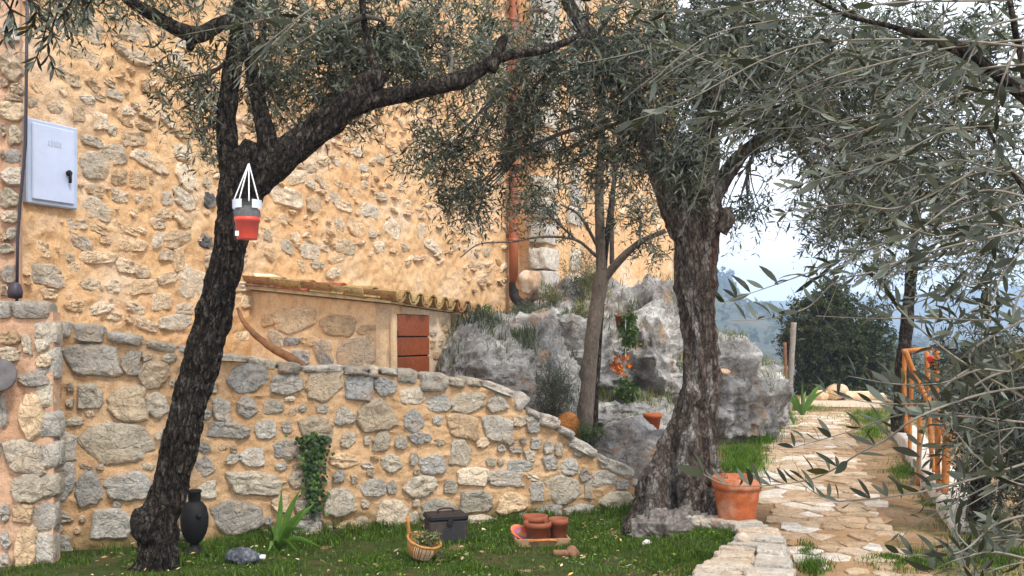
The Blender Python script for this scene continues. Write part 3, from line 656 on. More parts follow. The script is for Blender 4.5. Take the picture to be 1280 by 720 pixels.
# ------------------------------------------------------------------ things on the building
def pipe_obj(name, px, py0, py1, Y, wpx, mat, parent=None, n=12, **kw):
    a, b = at(px, py0, Y), at(px, py1, Y)
    return tube(np.linspace(a, b, 10), wpx / 2 / F * Y, n)
V_, F_ = tube(np.vstack([at(21, 382, 8.12), at(22, 300, 8.12), at(25, 255, 8.12), at(32, 180, 8.12), at(33, 90, 8.12), at(35, -60, 8.12)]), .013, 10)
pp = thing('drain_pipe', 'thin dark purple pipe running up the corner behind the cabinet', 'pipe', at(22, 380, 8.12))
ob('tube', V_, F_, M_pipe, pp)
V_, F_ = lathe([(0, 0), (.055, .01), (.06, .06), (.045, .12), (.02, .14)], 12); ob('foot_cap', V_ + at(19, 374, 8.10), F_, M_pipe, pp)
# electricity cabinet, flush on the wall
cab = thing('wall_cabinet', 'flat blue grey metal cabinet door set into the stone wall', 'cabinet', BW.pt(*BW.hit(60, 255), .02))
u0, v0 = BW.hit(27, 254); u1, _ = BW.hit(91, 254); _, v1 = BW.hit(27, 147)
def onwall(wl, V, uc, vc, out):
    V = np.asarray(V, float); return wl.p0 + wl.d * (V[:, :1] + uc) + wl.n * (out - V[:, 1:2]) + A([0, 0, 1.]) * (V[:, 2:] + vc)
hu, hv = (u1 - u0) / 2, (v1 - v0) / 2; uc, vc = (u0 + u1) / 2, (v0 + v1) / 2
V_, F_ = bevbox(hu, .05, hv, .012); ob('frame', onwall(BW, V_, uc, vc, .02), F_, M_bluegrey2, cab, False)
V_, F_ = bevbox(hu - .05, .012, hv - .04, .008); cd = ob('door', onwall(BW, V_, uc - .005, vc, .078), F_, M_bluegrey, cab, False)
V_, F_ = lathe([(0, -.03), (.022, -.03), (.024, .0), (.03, .012), (.018, .03), (0, .032)], 14); V_ = V_ @ rotm('X', math.pi / 2).T
hb = MB().add(V_ + A([hu - .13, 0, -.06]), F_); V2, F2 = bevbox(.012, .014, .05, .006); hb.add(V2 + A([hu - .13, -.02, -.1]), F2)
ob('handle', onwall(BW, hb.get()[0], uc, vc, .10), hb.get()[1], M_black, cd)
lb = MB()
for k in range(5):
    V2, F2 = box(-.01 + k * .03 - .06, .008 + k * .03 - .06, -.001, .001, .14, .185 + .01 * (k % 2)); lb.add(V2, F2)
ob('faded_marking', onwall(BW, lb.get()[0], uc, vc + .02, .0925), lb.get()[1], simple('faded_print', (.42, .48, .62), .5, .1), cd, False)
# downpipe
dp = thing('downpipe', 'copper brown drainpipe with elbow fixed up the orange wall', 'pipe', BW.pt(BW.hit(632, 370)[0], 2.2, .2))
ud = BW.hit(632, 300)[0]; zb = BW.hit(632, 362)[1]
P_ = [BW.pt(ud, z, .16) for z in np.linspace(13.5, zb, 14)]
V_, F_ = tube(A(P_), .082, 16); ob('tube', V_, F_, M_copper, dp)
b0 = BW.pt(ud, zb, .16); P_ = spline([b0 + A([0, 0, .12]), b0, b0 + A([.02, -.02, -.14]), b0 + A([.12, -.12, -.25]), b0 + A([.26, -.24, -.27])], 16)
V_, F_ = tube(P_, .088, 16, False); ob('elbow', V_, F_, M_rustblack, dp)
for z in (3.3, 5.2, 7.2):
    V_, F_ = lathe([(.083, -.03), (.095, -.03), (.095, .03), (.083, .03)], 16); ob('bracket', V_ + BW.pt(ud, z, .16), F_, M_copper, dp)
# second thin pipe near the far corner
q0 = BW.pt(BW.hit(843, 360)[0], 0, .1); za, zb2 = BW.hit(843, 388)[1], BW.hit(843, 200)[1]
V_, F_ = tube(np.linspace(q0 + A([0, 0, za]), q0 + A([0, 0, zb2]), 8), .1, 10)
ob('rust_pipe', V_, F_, M_rustblack, label='dark rusty vertical pipe near far end of the stone building', cat='pipe')

# ------------------------------------------------------------------ shed
S0 = A([-3.03, 11.45]); S1 = A([-1.29, 10.62]); S2 = A([-.60, 12.13])     # wall joint, near corner, far corner
SV = Wall(tuple(S0), tuple(S1)); SF = Wall(tuple(S1), tuple(S2))
shed = thing('garden_shed', 'small plastered stone shed with clay tile roof leaning on the building', 'shed', (*S1, .4))
zt0, zt1, zt2 = 2.13, 1.94, 1.86
V_, F_ = wall_grid(SV, -.3, SV.len, 90, lambda u: zt0 + (zt1 - zt0) * np.clip(u, 0, 9) / SV.len, 60, .014, 81, thick=.2, z0=.2); sw1 = ob('wall', V_, F_, M_shedp, shed)
V_, F_ = wall_grid(SF, -.02, SF.len, 60, lambda u: zt1 + (zt2 - zt1) * u / SF.len, 60, .010, 82, thick=.2, z0=.2); sw2 = ob('wall', V_, F_, M_shedpale, shed)
SE = Wall(tuple(S2), tuple(S2 + A([-1.6, 1.0]))); V_, F_ = wall_grid(SE, 0, SE.len, 10, lambda u: zt2 + .1 * u, 10, .01, 83, thick=.2, z0=.2); ob('wall', V_, F_, M_shedp, shed)
for s, kd in (("343 385 395 417", 'pale'), ("402 393 443 420", 'tan'), ("424 422 481 462", 'tan'), ("394 423 415 458", 'blue'), ("356 422 375 432", 'blue'), ("376 420 398 433", 'pale'), ("368 438 388 460", 'blue'), ("336 412 354 432", 'pale'), ("327 394 342 408", 'pale'), ("447 407 484 420", 'tan'), ("474 396 487 403", 'pale')):
    b = [int(x) for x in s.split()]; wall_stone(SV, b, sw1, 'pale' if kd == 'tan' else kd, R.uniform(.018, .032), BSTONES, 0, roll=.15)
for s in "538 412 545 420,541 440 549 450,552 402 559 415,537 425 543 435,553 445 560 455,548 425 553 432".split(','):
    b = [int(x) for x in s.split()]; wall_stone(SF, b, sw2, 'pale', .02, BSTONES, 0)
du0, du1 = SF.hit(493, 430)[0], SF.hit(533, 430)[0]; dz1 = SF.hit(512, 393)[1]; dz0 = .55
sdoor = ob('door', onwall(SF, box(-(du1 - du0) / 2, (du1 - du0) / 2, 0, .03, dz0, dz1)[0], (du0 + du1) / 2, 0, .018), BOXF, M_dark, shed, False)
cuts = [dz1, SF.hit(512, 421)[1], SF.hit(512, 445)[1], SF.hit(512, 470)[1], dz0]
for a, b in zip(cuts[:-1], cuts[1:]):
    V_, F_ = bevbox((du1 - du0) / 2 - .006, .014, abs(a - b) / 2 - .008, .005); ob('door_panel', onwall(SF, V_, (du0 + du1) / 2, (a + b) / 2, .03), F_, M_doorwood, sdoor, False)
for uu in (du0 + .02,):
    for zz in (dz0 + .25, dz1 - .22):
        V_, F_ = tube(np.linspace(onwall(SF, [[uu - .03, 0, -.04]], 0, zz, .04)[0], onwall(SF, [[uu - .03, 0, .04]], 0, zz, .04)[0], 3), .012, 8); ob('hinge', V_, F_, M_black, sdoor)
for u_, hw in ((du0 - .04, .035),):
    V_, F_ = bevbox(hw, .03, (dz1 - .2) / 2, .012); V_[:, 1] += .012 * vn(V_ * 3, 3); ob('jamb', onwall(SF, V_, u_, (dz1 + .2) / 2, .012), F_, M_shedpale, shed)
# roof: bedding slab, channel and cover tiles
nrm_up = A([0, 0, 1.])
def roofpt(a, t): # a along the eaves 0..1 (near..far), t up the slope 0..1 (eaves..wall)
    e = A([*(S1 + (S2 - S1) * a), zt1 + (zt2 - zt1) * a]); wv = A([*(S0 - S1), zt0 - zt1]); return e + wv * t
roof = ob('roof', np.vstack([roofpt(a, t) + A([0, 0, h]) for a, t, h in ((-.06, -.02, .01), (1.06, -.02, .01), (1.06, 1.0, .01), (-.06, 1.0, .01), (-.06, -.02, .05), (1.06, -.02, .05), (1.06, 1.0, .05), (-.06, 1.0, .05))]), BOXF, M_cream, shed, False)
def tile_shape(up, L_=.46, r0=.085, r1=.066, n=9, th=.013):
    V = []
    for x, r in ((0, r0), (L_, r1)):
        for rr in (r, r - th):
            for k in range(n):
                a = math.pi * k / (n - 1); V.append((x, math.cos(a) * rr, math.sin(a) * rr * (1 if up else -1)))
    V = A(V); Fs = []
    for k in range(n - 1):
        o0, i0, o1, i1 = k, n + k, 2 * n + k, 3 * n + k
        Fs += [[o0, o1, o1 + 1, o0 + 1], [i0, i0 + 1, i1 + 1, i1], [o0, o0 + 1, i0 + 1, i0], [o1, i1, i1 + 1, o1 + 1]]
    Fs += [[0, n, 3 * n, 2 * n], [n - 1, 3 * n - 1, 4 * n - 1, 2 * n - 1][::1]]
    return V, A(Fs)
TU_ = mk('roof_tile', *tile_shape(True), M_tile, True, 40); TD_ = mk('roof_tile', *tile_shape(False), M_tile, True, 40)
ev = nrm(A([*(S2 - S1), zt2 - zt1])); upv = nrm(A([*(S0 - S1), zt0 - zt1])); rn = nrm(np.cross(ev, upv)); rn = rn if rn[2] > 0 else -rn
ncol = 7; slope_len = np.linalg.norm(A([*(S0 - S1), zt0 - zt1]))
for c in range(ncol):
    for r_ in range(5):
        for up in (False, True):
            a = (c + (.5 if up else 0)) / (ncol - .5) * 1.1 - .05
            p = roofpt(a, -.075 + (r_ * .42) / slope_len) + rn * ((.06 if up else .135) + .006 * r_ + R.uniform(-.006, .006)) + ev * R.uniform(-.01, .01)
            y = np.cross(rn, upv); sc = (1.42 if c in (2, 5) else 1.32)
            ct = R.choice([(.52, .33, .13), (.56, .38, .17), (.46, .26, .12), (.60, .44, .22), (.50, .30, .14)])
            if c == 0 and up and r_ == 2: ct = (.46, .13, .075)
            piece('roof_tile', TU_ if up else TD_, mat4(p, upv * 1.02, y * sc, rn * sc), roof, ct)
for k in range(4):      # verge tiles laid flat along the near edge
    p = roofpt(-.075, .03 + k * .245) + A([0, 0, .055]); dv = nrm(roofpt(0, 1) - roofpt(0, 0)); y = nrm(np.cross(A([0, 0, 1.]), dv)); zz = np.cross(dv, y)
    piece('verge_tile', TU_, mat4(p, dv * 1.0, y * .5, zz * .42), roof, [(.60, .42, .18), (.58, .40, .17), (.47, .14, .08), (.30, .15, .10)][k])
# mortar fillet where the roof meets the building
fu0, fu1 = BW.hit(322, 345)[0], BW.hit(480, 352)[0]; nseg = 40; V = []
for k in range(nseg):
    u = fu0 - .1 + (fu1 - fu0 + .25) * k / (nseg - 1); zz = np.interp(k / (nseg - 1), [0, 1], [2.24, 2.12]); h = .05 + .03 * math.sin(k * .41) + .035 * R.random()
    V += [BW.pt(u, zz + h * .7 + .04, .02), BW.pt(u, zz + h * .7, .06), BW.pt(u, zz + .01, .15), BW.pt(u, zz - .08, .18)]
ob('fillet', A(V), grid_faces(nseg, 4), M_cream, shed)
# dry curved stalk leaning behind the garden wall
P_ = spline([at(297, 385, 8.9), at(305, 403, 8.85), at(322, 421, 8.8), at(343, 437, 8.75), at(365, 449, 8.7), at(385, 470, 8.7)], 30)
V_, F_ = tube(P_, np.interp(np.linspace(0, 1, 30), [0, .3, .7, 1], [.012, .026, .04, .048]), 12, True, lambda th, ar, r, p: .006 * vn(p * 30, 2))
ob('dry_stalk', V_, F_, M_drybranch, label='curved brown dry stalk leaning out behind the garden wall', cat='branch')

# ------------------------------------------------------------------ rock outcrop
def boulder(c, r, seed, nu=90, nv=60, amp=.28, sc=1.0, tilt=0.0):
    th = np.arange(nu) / nu * 2 * math.pi; ph = np.linspace(.03, math.pi - .03, nv); T, P = np.meshgrid(th, ph, indexing='ij')
    N = np.stack([np.sin(P) * np.cos(T), np.sin(P) * np.sin(T), np.cos(P)], -1).reshape(-1, 3)
    p = 3.2; Q = N / ((np.abs(N) ** p).sum(1) ** (1 / p))[:, None]
    rg = np.random.default_rng(seed * 7 + 1); pn = nrm(rg.normal(size=(22, 3)) * A([1, 1, .9])); po = rg.uniform(.70, 1.02, 22)
    fac = np.min(np.where((N @ pn.T) > .12, po[None] / np.maximum(N @ pn.T, .12), 9), 1); fac = np.clip(fac, .6, 1.2); Q = N * fac[:, None] * 1.12
    X = Q * A(r); W_ = X + A(c); m = float(np.mean(r))
    d = amp * m * (.65 * fbm(W_ * .9 * sc / max(m, .4) + seed, seed, 5, .55, True) + .35 * fbm(W_ * 2.6 * sc / max(m, .4), seed + 3, 4, .6, True) + .3 * vn(W_ * .8 + seed, seed + 8)) + min(.07, .1 * m) * fbm(W_ * 4.5, seed + 4, 4, .6, True)
    st_ = fbm(W_ * A([.8, .8, 2.0]) * 1.6 / max(m, .4) ** .5 + seed * 2.0, seed + 6, 3, .5) * 4; fl = np.floor(st_); d = d + .10 * m * amp / .28 * (fl + sm(.6, 1.0, st_ - fl)) / 2
    X = X + N * d[:, None]
    if tilt: X = X @ rotm('Y', tilt).T
    return X + A(c), grid_faces(nu, nv, True)[:, ::-1]
rock = thing('rock_outcrop', 'big grey white limestone outcrop rising at the foot of the building', 'rock', (2, 14, .3))
ROCKV = []
def rk(px, py, Y, wpx, hpx, dy, seed, **kw):
    c = at(px, py, Y); kw['nu'], kw['nv'] = 190, 130; V, Fq = boulder(c, (wpx / 2 / F * Y, dy, hpx / 2 / F * Y), seed, **kw); ROCKV.append(V.reshape(190, 130, 3)); return ob('rock_mass', V, Fq, M_rock, rock, True, 50)
rk(600, 480, 11.9, 120, 120, .8, 3, nu=110, nv=80)
rk(668, 490, 12.6, 100, 130, .8, 5, nu=110, nv=80)
rk(700, 460, 14.2, 170, 110, 1.2, 8, nu=120, nv=80, amp=.35)
rk(655, 446, 15.4, 150, 66, 1.0, 9, nu=110, nv=70, amp=.32)
rk(755, 415, 16.2, 190, 100, 1.3, 12, nu=120, nv=80)
rk(800, 470, 14.4, 140, 190, 1.1, 15, nu=140, nv=100, amp=.34, sc=1.3)
rk(880, 500, 15.6, 140, 150, 1.2, 18, nu=140, nv=90, amp=.3, sc=1.2)
rk(930, 512, 17.6, 105, 110, 1.3, 21, nu=110, nv=80, amp=.26)
rk(765, 530, 13.2, 130, 80, .8, 24, nu=110, nv=70)
rk(672, 392, 17.0, 40, 30, .4, 27, amp=.3); rk(705, 388, 17.0, 80, 52, .6, 29, amp=.35)
for px, py, Y, w_, h_, lab, sd_ in ((790, 566, 10.4, 88, 76, 'large grey boulder with rounded top behind the low end of the garden wall', 31), (822, 578, 10.1, 62, 80, 'smaller leaning grey boulder tucked against the old olive trunk', 37)):
    V_, F_ = boulder(at(px, py, Y), (w_ / 2 / F * Y, .36, h_ / 2 / F * Y), sd_, 80, 60, .22, 1.0, .35)
    ob('boulder', V_, F_, M_rock, None, True, 50, label=lab, cat='boulder')
def small_rock(px, py, Y, w_, h_, lab, sd_, mat=None, grp=None):
    V_, F_ = boulder(at(px, py, Y), (w_ / 2 / F * Y, w_ / 2.6 / F * Y, h_ / 2 / F * Y), sd_, 36, 26, .2)
    return ob('rock', V_, F_, mat or M_rock, None, True, 40, label=lab, cat='rock', group=grp)
M_orangerock = simple('ochre_rock', (.46, .31, .19), .9, .45, 14, .2, 1.0, (.66, .60, .52), 3)
M_whiterock = simple('white_rock', (.66, .63, .58), .9, .25, 10, .2, .8, (.45, .40, .35), 5)
small_rock(661, 352, 16.4, 30, 28, 'ochre boulder with white cap beside the foot of the downpipe', 41, M_orangerock)
small_rock(706, 357, 16.2, 16, 18, 'grey loose rock under the green bush on the ledge', 42)
small_rock(905, 465, 14.3, 14, 7, 'flat brick coloured rock lying in a hollow of the outcrop', 43, M_terrapale)
small_rock(808, 684, 7.35, 14, 13, 'white stone on the lawn at foot of the old olive', 44, M_whiterock)
small_rock(930, 674, 6.75, 13, 12, 'small pinkish stone in the grass inside the kerb wall', 45, M_orangerock)

# ------------------------------------------------------------------ kerb wall beside the path
kerb = thing('kerb_wall', 'low curved white stone kerb wall between the lawn and path', 'wall', (1.6, 6.4, 0))
KC = spline([(.84, 4.6, 0), (1.2, 5.3, 0), (1.42, 5.95, 0), (1.6, 6.5, 0), (1.76, 7.0, 0), (1.77, 7.38, 0), (1.62, 7.6, 0), (1.42, 7.7, 0)], 60)
kw = np.interp(np.linspace(0, 1, 60), [0, .15, .3, .43, .57, .75, 1], [.33, .3, .26, .2, .15, .13, .12])
kt = nrm(np.gradient(KC, axis=0)); kn = np.stack([kt[:, 1], -kt[:, 0], kt[:, 2]], 1)
V = []
for k in range(60):
    for s, z in ((-1, -.05), (-1, .165), (1, .165), (1, -.05)): q = KC[k] + kn[k] * (kw[k] - .03) * s; V.append((q[0], q[1], z))
ob('mortar', A(V), grid_faces(60, 4), M_bed, kerb, False)
arc = np.concatenate([[0], np.cumsum(np.linalg.norm(np.diff(KC, axis=0), axis=1))])
for side in (-1, 1):
    s_ = R.uniform(0, .1)
    while s_ < arc[-1] - .05:
        st = R.uniform(.08, .2); k = int(np.clip(np.searchsorted(arc, s_ + st / 2), 0, 59)); c, t, n, hw = KC[k], kt[k], kn[k], kw[k]
        if hw < .2 and side < 0: s_ += st; continue
        e0, e1 = ((-1, 1) if hw < .2 else ((-1 - R.uniform(0, .12), R.uniform(-.2, .1)) if side < 0 else (R.uniform(-.12, .12), 1 + R.uniform(-.02, .05)))); yw = R.gauss(0, .1); t2 = t * math.cos(yw) + n * math.sin(yw); n2 = n * math.cos(yw) - t * math.sin(yw)
        piece('kerb_slab', R.choice(WBLOCKS), mat4(c + n * hw * (e0 + e1) / 2 + A([0, 0, .165 + R.uniform(-.016, .014)]), t2 * st / 2 * R.uniform(.84, .99), -n2 * hw * (e1 - e0) / 2 * R.uniform(.9, .99), A([0, 0, R.uniform(.028, .04)])), kerb, R.choice([(.56, .51, .44), (.60, .54, .46), (.50, .46, .41), (.58, .46, .34), (.62, .50, .38)])); s_ += st
for row, zc, hz in ((0, .03, .05), (1, .11, .04)):
    s_ = .02 + row * .1
    while s_ < arc[-1] - .05:
        st = R.uniform(.16, .3); k = int(np.clip(np.searchsorted(arc, s_ + st / 2), 0, 59))
        piece('kerb_block', R.choice(WBLOCKS), mat4(KC[k] + kn[k] * (kw[k] - .05) + A([0, 0, zc]), kt[k] * st / 2 * .95, -kn[k] * .075, A([0, 0, hz])), kerb, tone('white')); s_ += st
# low white wall on the other side of the path
lw = thing('low_wall', 'low whitewashed wall edge under the orange pole railing', 'wall', (5, 12, 0))
V = []; n = 70
for k in range(n):
    f = k / (n - 1); c = A([3.74, 7.96, 0]) * (1 - f) + A([6.75, 17.2, 0]) * f; nn = A([.95, -.31, 0]); ww = .17 + .02 * vn([[k * .4, 0, 0]], 3)[0]; hh = (.17 + .05 * vn([[k * .3, 4, 0]], 5)[0]) * float(sm(-.02, .05, f)) - .02
    for s, z in ((-1.05, -.3), (-1, hh - .03), (-.8, hh), (.8, hh + .01), (1, hh - .03), (1.05, -.6)): V.append(c + nn * ww * s + A([0, 0, z]) + .012 * A([vn([[k * 1.1, s * 3, z * 9]], 7)[0], 0, vn([[k * 1.3, s * 3, z * 7]], 8)[0]]))
ob('render_coat', A(V), [grid_faces(n, 6)[:, ::-1], A([[0, 1, 2, 3, 4, 5]])], simple('whitewash', (.56, .52, .46), .9, .3, 9, .2, .8, (.34, .26, .18), 5), lw)

# ------------------------------------------------------------------ leaves, twigs and crowns
def leaf_mesh(P, D, N, Ln, wr=.21, big=False):
    """many leaves in one vertex block; P base, D direction, N face normal"""
    D = nrm(D); N = nrm(N - D * (N * D).sum(-1, keepdims=True)); S = np.cross(N, D); Ln = np.asarray(Ln)[:, None]; n = len(P)
    if not big:
        W_ = Ln * wr * .5; V = np.stack([P, P + D * Ln * .48 + S * W_ + N * W_ * .35, P + D * Ln, P + D * Ln * .48 - S * W_ + N * W_ * .35], 1)
        f = A([[0, 3, 2], [0, 2, 1]]); return V.reshape(-1, 3), (np.arange(n)[:, None, None] * 4 + f[None]).reshape(-1, 3)
    prof = ((0, 0), (.12, .38), (.3, .82), (.52, 1.0), (.74, .78), (.9, .38), (1, 0)); V = []; 
    for x, y in prof:
        bend = N * Ln * (-.18 * x * x)
        if y == 0: V.append(P + D * Ln * x + bend)
        else:
            for s in (1, -1): V.append(P + D * Ln * x + S * Ln * wr * .5 * y * s + bend + N * Ln * wr * .14 * y)
    V = np.stack(V, 1); f4 = A([[1, 2, 4, 3], [3, 4, 6, 5], [5, 6, 8, 7], [7, 8, 10, 9]]); f3 = A([[0, 2, 1], [9, 10, 11]])
    k = np.arange(n)[:, None, None] * 12
    return V.reshape(-1, 3), [(k + f4[None]).reshape(-1, 4), (k + f3[None]).reshape(-1, 3)]
def twig_leaves(b, d, ln, droop, M=9, Ll=.052, wr=.21, ang=.95, big=False, jit=.45, single=False):
    """twigs (N): returns leaf mesh and twig paths"""
    N = len(b); d = nrm(d); t = np.linspace(.12, 1, M)[None, :] + NR.uniform(-.03, .03, (N, M)); t = np.clip(t, .05, 1)
    dn = A([0, 0, -1.]); pos = b[:, None] + d[:, None] * (ln[:, None] * t)[..., None] + dn * (droop[:, None] * ln[:, None] * t ** 2)[..., None]
    tan = nrm(d[:, None] + dn * (2 * droop[:, None] * t)[..., None]); s1 = nrm(np.cross(tan, nrm(NR.normal(size=(N, 1, 3))) + 0 * tan)); s2 = np.cross(tan, s1)
    phi = NR.uniform(0, 6.28, (N, 1)) + np.arange(M)[None] * 1.571 + NR.normal(0, .3, (N, M)); out = []
    for sgn in (1, -1):
        side = (np.cos(phi)[..., None] * s1 + np.sin(phi)[..., None] * s2) * sgn; a = ang + NR.normal(0, jit, (N, M)); ca, sa = np.cos(a)[..., None], np.sin(a)[..., None]
        D = tan * ca + side * sa; Nn = tan * sa - side * ca; Nn = -Nn + NR.normal(0, .45, Nn.shape)
        Lz = Ll * NR.uniform(.65, 1.15, (N, M)) * (1 - .35 * np.clip((t - .7) / .3, 0, 1)); keep = NR.random((N, M)) < .93
        out.append((pos[keep], D[keep], Nn[keep], Lz[keep]))
    P, D, Nn, Lz = [np.concatenate([o[k] for o in out]) for k in range(4)]
    tt = np.linspace(0, 1, 5)[None]; path_ = b[:, None] + d[:, None] * (ln[:, None] * tt)[..., None] + dn * (droop[:, None] * ln[:, None] * tt ** 2)[..., None]
    return (P, D, Nn, Lz), path_
DENS = 1.0
def ball(n, shell=.35):
    v = nrm(NR.normal(size=(n, 3))); return v * (NR.random((n, 1)) ** shell)
def crown_data(clusters, Ll=.052, M=9, tl=(.22, .45), droop=(.1, .6), wr=.21, upb=0.0, twr=.0022):
    """clusters: (centre xyz, radii xyz, number of twigs) -> leaves, twigs"""
    mbL, mbT = MB(), MB(); ends = []
    for c, r, n in clusters:
        n = int(n * DENS); c = A(c, float); r = A(r, float); q = ball(n, .45); lump = fbm((c + q * r) * 2.2, 91, 2)
        keep = lump > NR.uniform(-.9, .15, n); q = q[keep]; n = len(q)
        if n < 3: continue
        b = c + q * r; d = nrm(nrm(q) * .9 + NR.normal(size=(n, 3)) * .75 + A([0, 0, upb])); ln = NR.uniform(*tl, n)
        lv, pth = twig_leaves(b - d * ln[:, None] * .5, d, ln, NR.uniform(*droop, n), M, Ll, wr)
        mbL.add(*leaf_mesh(*lv, wr=wr)); mbT.add(*tubes(pth, np.tile(np.linspace(twr, twr * .4, 5), (n, 1)), 3)); ends.append(b - d * ln[:, None] * .5)
    return mbL, mbT, ends
def pxcl(px, py, Y, rx, ry, rY, n): return (at(px, py, Y), (rx / F * Y, rY, ry / F * Y), n)
def branch_net(start, clusters, ends, r0=.03, nb=9):
    """limb from start to each cluster, then boughs to some twig bases"""
    mb = MB()
    for (c, r, n), e in zip(clusters, ends):
        s = A(start[int(np.argmin([np.linalg.norm(A(q) - A(c)) for q in start]))]); c = A(c); mid = (s + c) / 2 + NR.normal(size=3) * .12 * np.linalg.norm(c - s) * .6
        P = spline([s, mid, c], 14); mb.add(*tube(P, np.linspace(r0, r0 * .35, 14), 7, False, lambda th, ar, rr, p: rr * .15 * vn(p * 25, 4)))
        k = NR.choice(len(e), min(nb, len(e)), replace=False); ends_ = e[k]; st = P[NR.integers(5, 14, len(k))]
        m2 = (st + ends_) / 2 + NR.normal(size=st.shape) * .06; PP = np.stack([spline([a, b, d], 8) for a, b, d in zip(st, m2, ends_)]); mb.add(*tubes(PP, np.tile(np.linspace(r0 * .33, .004, 8), (len(k), 1)), 5))
    return mb
def bark(amp, seed, k=1.0, lobes=None):
    def f(th, ar, r, p):
        q = np.stack([np.cos(th) * 1.6 * k, np.sin(th) * 1.6 * k, ar * 2.2], 1); a = fbm(q, seed, 3, .6, True) - .3
        q2 = np.stack([np.cos(th) * 4.2 * k, np.sin(th) * 4.2 * k, ar * 6.0], 1); b = fbm(q2, seed + 4, 3, .6, True) - .35
        o = amp * r * (.7 * a + 1.0 * b) + amp * r * (1.0 * vn(p * 4.0, seed + 2) + .6 * vn(p * 9.0, seed + 7)) - .06 * r
        return o + (lobes(th, ar, r) if lobes else 0)
    return f
WS = 1.0
def pxlimb(pts, n=60, nseg=20, amp=.12, seed=1, k=1.0, lobes=None, caps=True):
    P = spline([at(p[0], p[1], p[3]) for p in pts], n); rr = np.interp(np.linspace(0, len(pts) - 1, n), range(len(pts)), [WS * p[2] / 2 / F * p[3] for p in pts])
    return tube(P, rr, nseg, caps, bark(amp, seed, k, lobes))

DENS = 1.25
# ---- leaning dark olive beside the wall
t1 = thing('olive_tree', 'leaning dark barked olive tree holding the hanging red pot', 'tree', gp(200, 712))
Y1 = 6.73; mb = MB(); WS = .88
knot = lambda th, ar, r: .045 * np.exp(-((ar - .42) / .09) ** 2) * np.clip(np.cos(th - 3.1), 0, 1) ** 2 + .07 * np.exp(-(ar / .1) ** 2)
mb.add(*pxlimb([(190, 735, 66, Y1), (199, 700, 53, Y1), (203, 655, 53, Y1), (214, 600, 47, Y1), (232, 530, 47, Y1), (252, 450, 50, Y1), (272, 375, 49, Y1), (288, 300, 52, Y1), (301, 245, 60, Y1), (312, 205, 62, Y1), (322, 180, 36, Y1)], 320, 110, .2, 3, 1.5, knot))
ob('trunk', *mb.get(), M_barkdark, t1)
V_, F_ = boulder(at(191, 657, Y1 - .05), (.095, .10, .12), 77, 60, 44, .45, 1.6); ob('burl', V_, F_, M_barkdark, t1, True, 50)
mb = MB(); WS = .82
mb.add(*pxlimb([(300, 262, 40, Y1), (286, 210, 38, Y1), (283, 160, 30, Y1 + .03), (287, 110, 28, Y1 + .05), (297, 55, 30, Y1 + .05), (306, 0, 34, Y1), (310, -60, 30, Y1)], 110, 30, .13, 5, 1.3))
mb.add(*pxlimb([(325, 225, 36, Y1), (336, 185, 32, Y1 - .02), (326, 140, 24, Y1), (316, 90, 22, Y1), (308, 40, 22, Y1), (306, 0, 20, Y1)], 90, 26, .13, 6, 1.2))
mb.add(*pxlimb([(310, 235, 50, Y1), (345, 203, 50, Y1), (385, 172, 42, Y1), (420, 146, 40, Y1), (448, 120, 38, Y1), (468, 98, 34, Y1), (480, 90, 22, Y1)], 110, 30, .16, 7, 1.2))
mb.add(*pxlimb([(442, 135, 26, Y1), (480, 122, 25, Y1), (530, 112, 26, Y1 - .02), (575, 100, 25, Y1 - .03), (610, 80, 22, Y1), (632, 70, 16, Y1), (680, 62, 12, Y1 + .1), (722, 45, 9, Y1 + .2), (735, 30, 6, Y1 + .3)], 120, 20, .14, 8))
mb.add(*pxlimb([(612, 88, 22, Y1), (622, 68, 20, Y1), (629, 50, 16, Y1), (632, 44, 8, Y1)], 30, 16, .14, 9))
mb.add(*pxlimb([(470, 100, 16, Y1), (468, 80, 14, Y1 + .02), (458, 45, 12, Y1 + .05), (453, 0, 11, Y1 + .05), (455, -60, 9, Y1)], 60, 14, .1, 10))
mb.add(*pxlimb([(383, 168, 12, Y1 - .06), (388, 150, 13, Y1 - .1), (394, 140, 10, Y1 - .12)], 16, 12, .15, 12))
mb.add(*pxlimb([(300, 20, 24, Y1), (275, 30, 22, Y1 - .2), (248, 44, 26, Y1 - .35), (222, 36, 22, Y1 - .4), (190, 18, 20, Y1 - .45), (160, -2, 18, Y1 - .45), (110, -50, 16, Y1 - .5)], 90, 20, .16, 13))
mb.add(*pxlimb([(246, 40, 18, Y1 - .35), (240, 52, 17, Y1 - .36), (237, 62, 11, Y1 - .37)], 14, 14, .15, 14))
ob('limb', *mb.get(), M_barkdark, t1)
cl1 = [pxcl(235, 105, Y1 + .1, 62, 75, .4, 80), pxcl(255, 165, Y1 + .05, 30, 50, .3, 22), pxcl(395, 60, Y1 + .5, 85, 70, .6, 330), pxcl(480, 50, Y1 + .5, 80, 60, .5, 260), pxcl(430, 120, Y1 + .6, 60, 45, .4, 90), pxcl(340, 110, Y1 + .4, 40, 70, .3, 110),
       pxcl(560, 60, Y1 + .5, 80, 80, .5, 220), pxcl(330, -70, Y1, 260, 70, 1.2, 300), pxcl(110, -30, Y1 - .6, 160, 60, .5, 190), pxcl(330, 25, Y1 - .4, 60, 35, .3, 60)]
mL, mT, en = crown_data(cl1, .074, 8, wr=.23, twr=.0016); br = branch_net([at(300, 60, Y1), at(420, 146, Y1), at(560, 104, Y1), at(455, 20, Y1), at(210, 30, Y1 - .4)], cl1, en, .02, 10)
mT.add(*br.get()); ob('crown', *mL.get(), M_olive, t1, False); ob('twig', *mT.get(), M_twig, t1, kind='stuff')

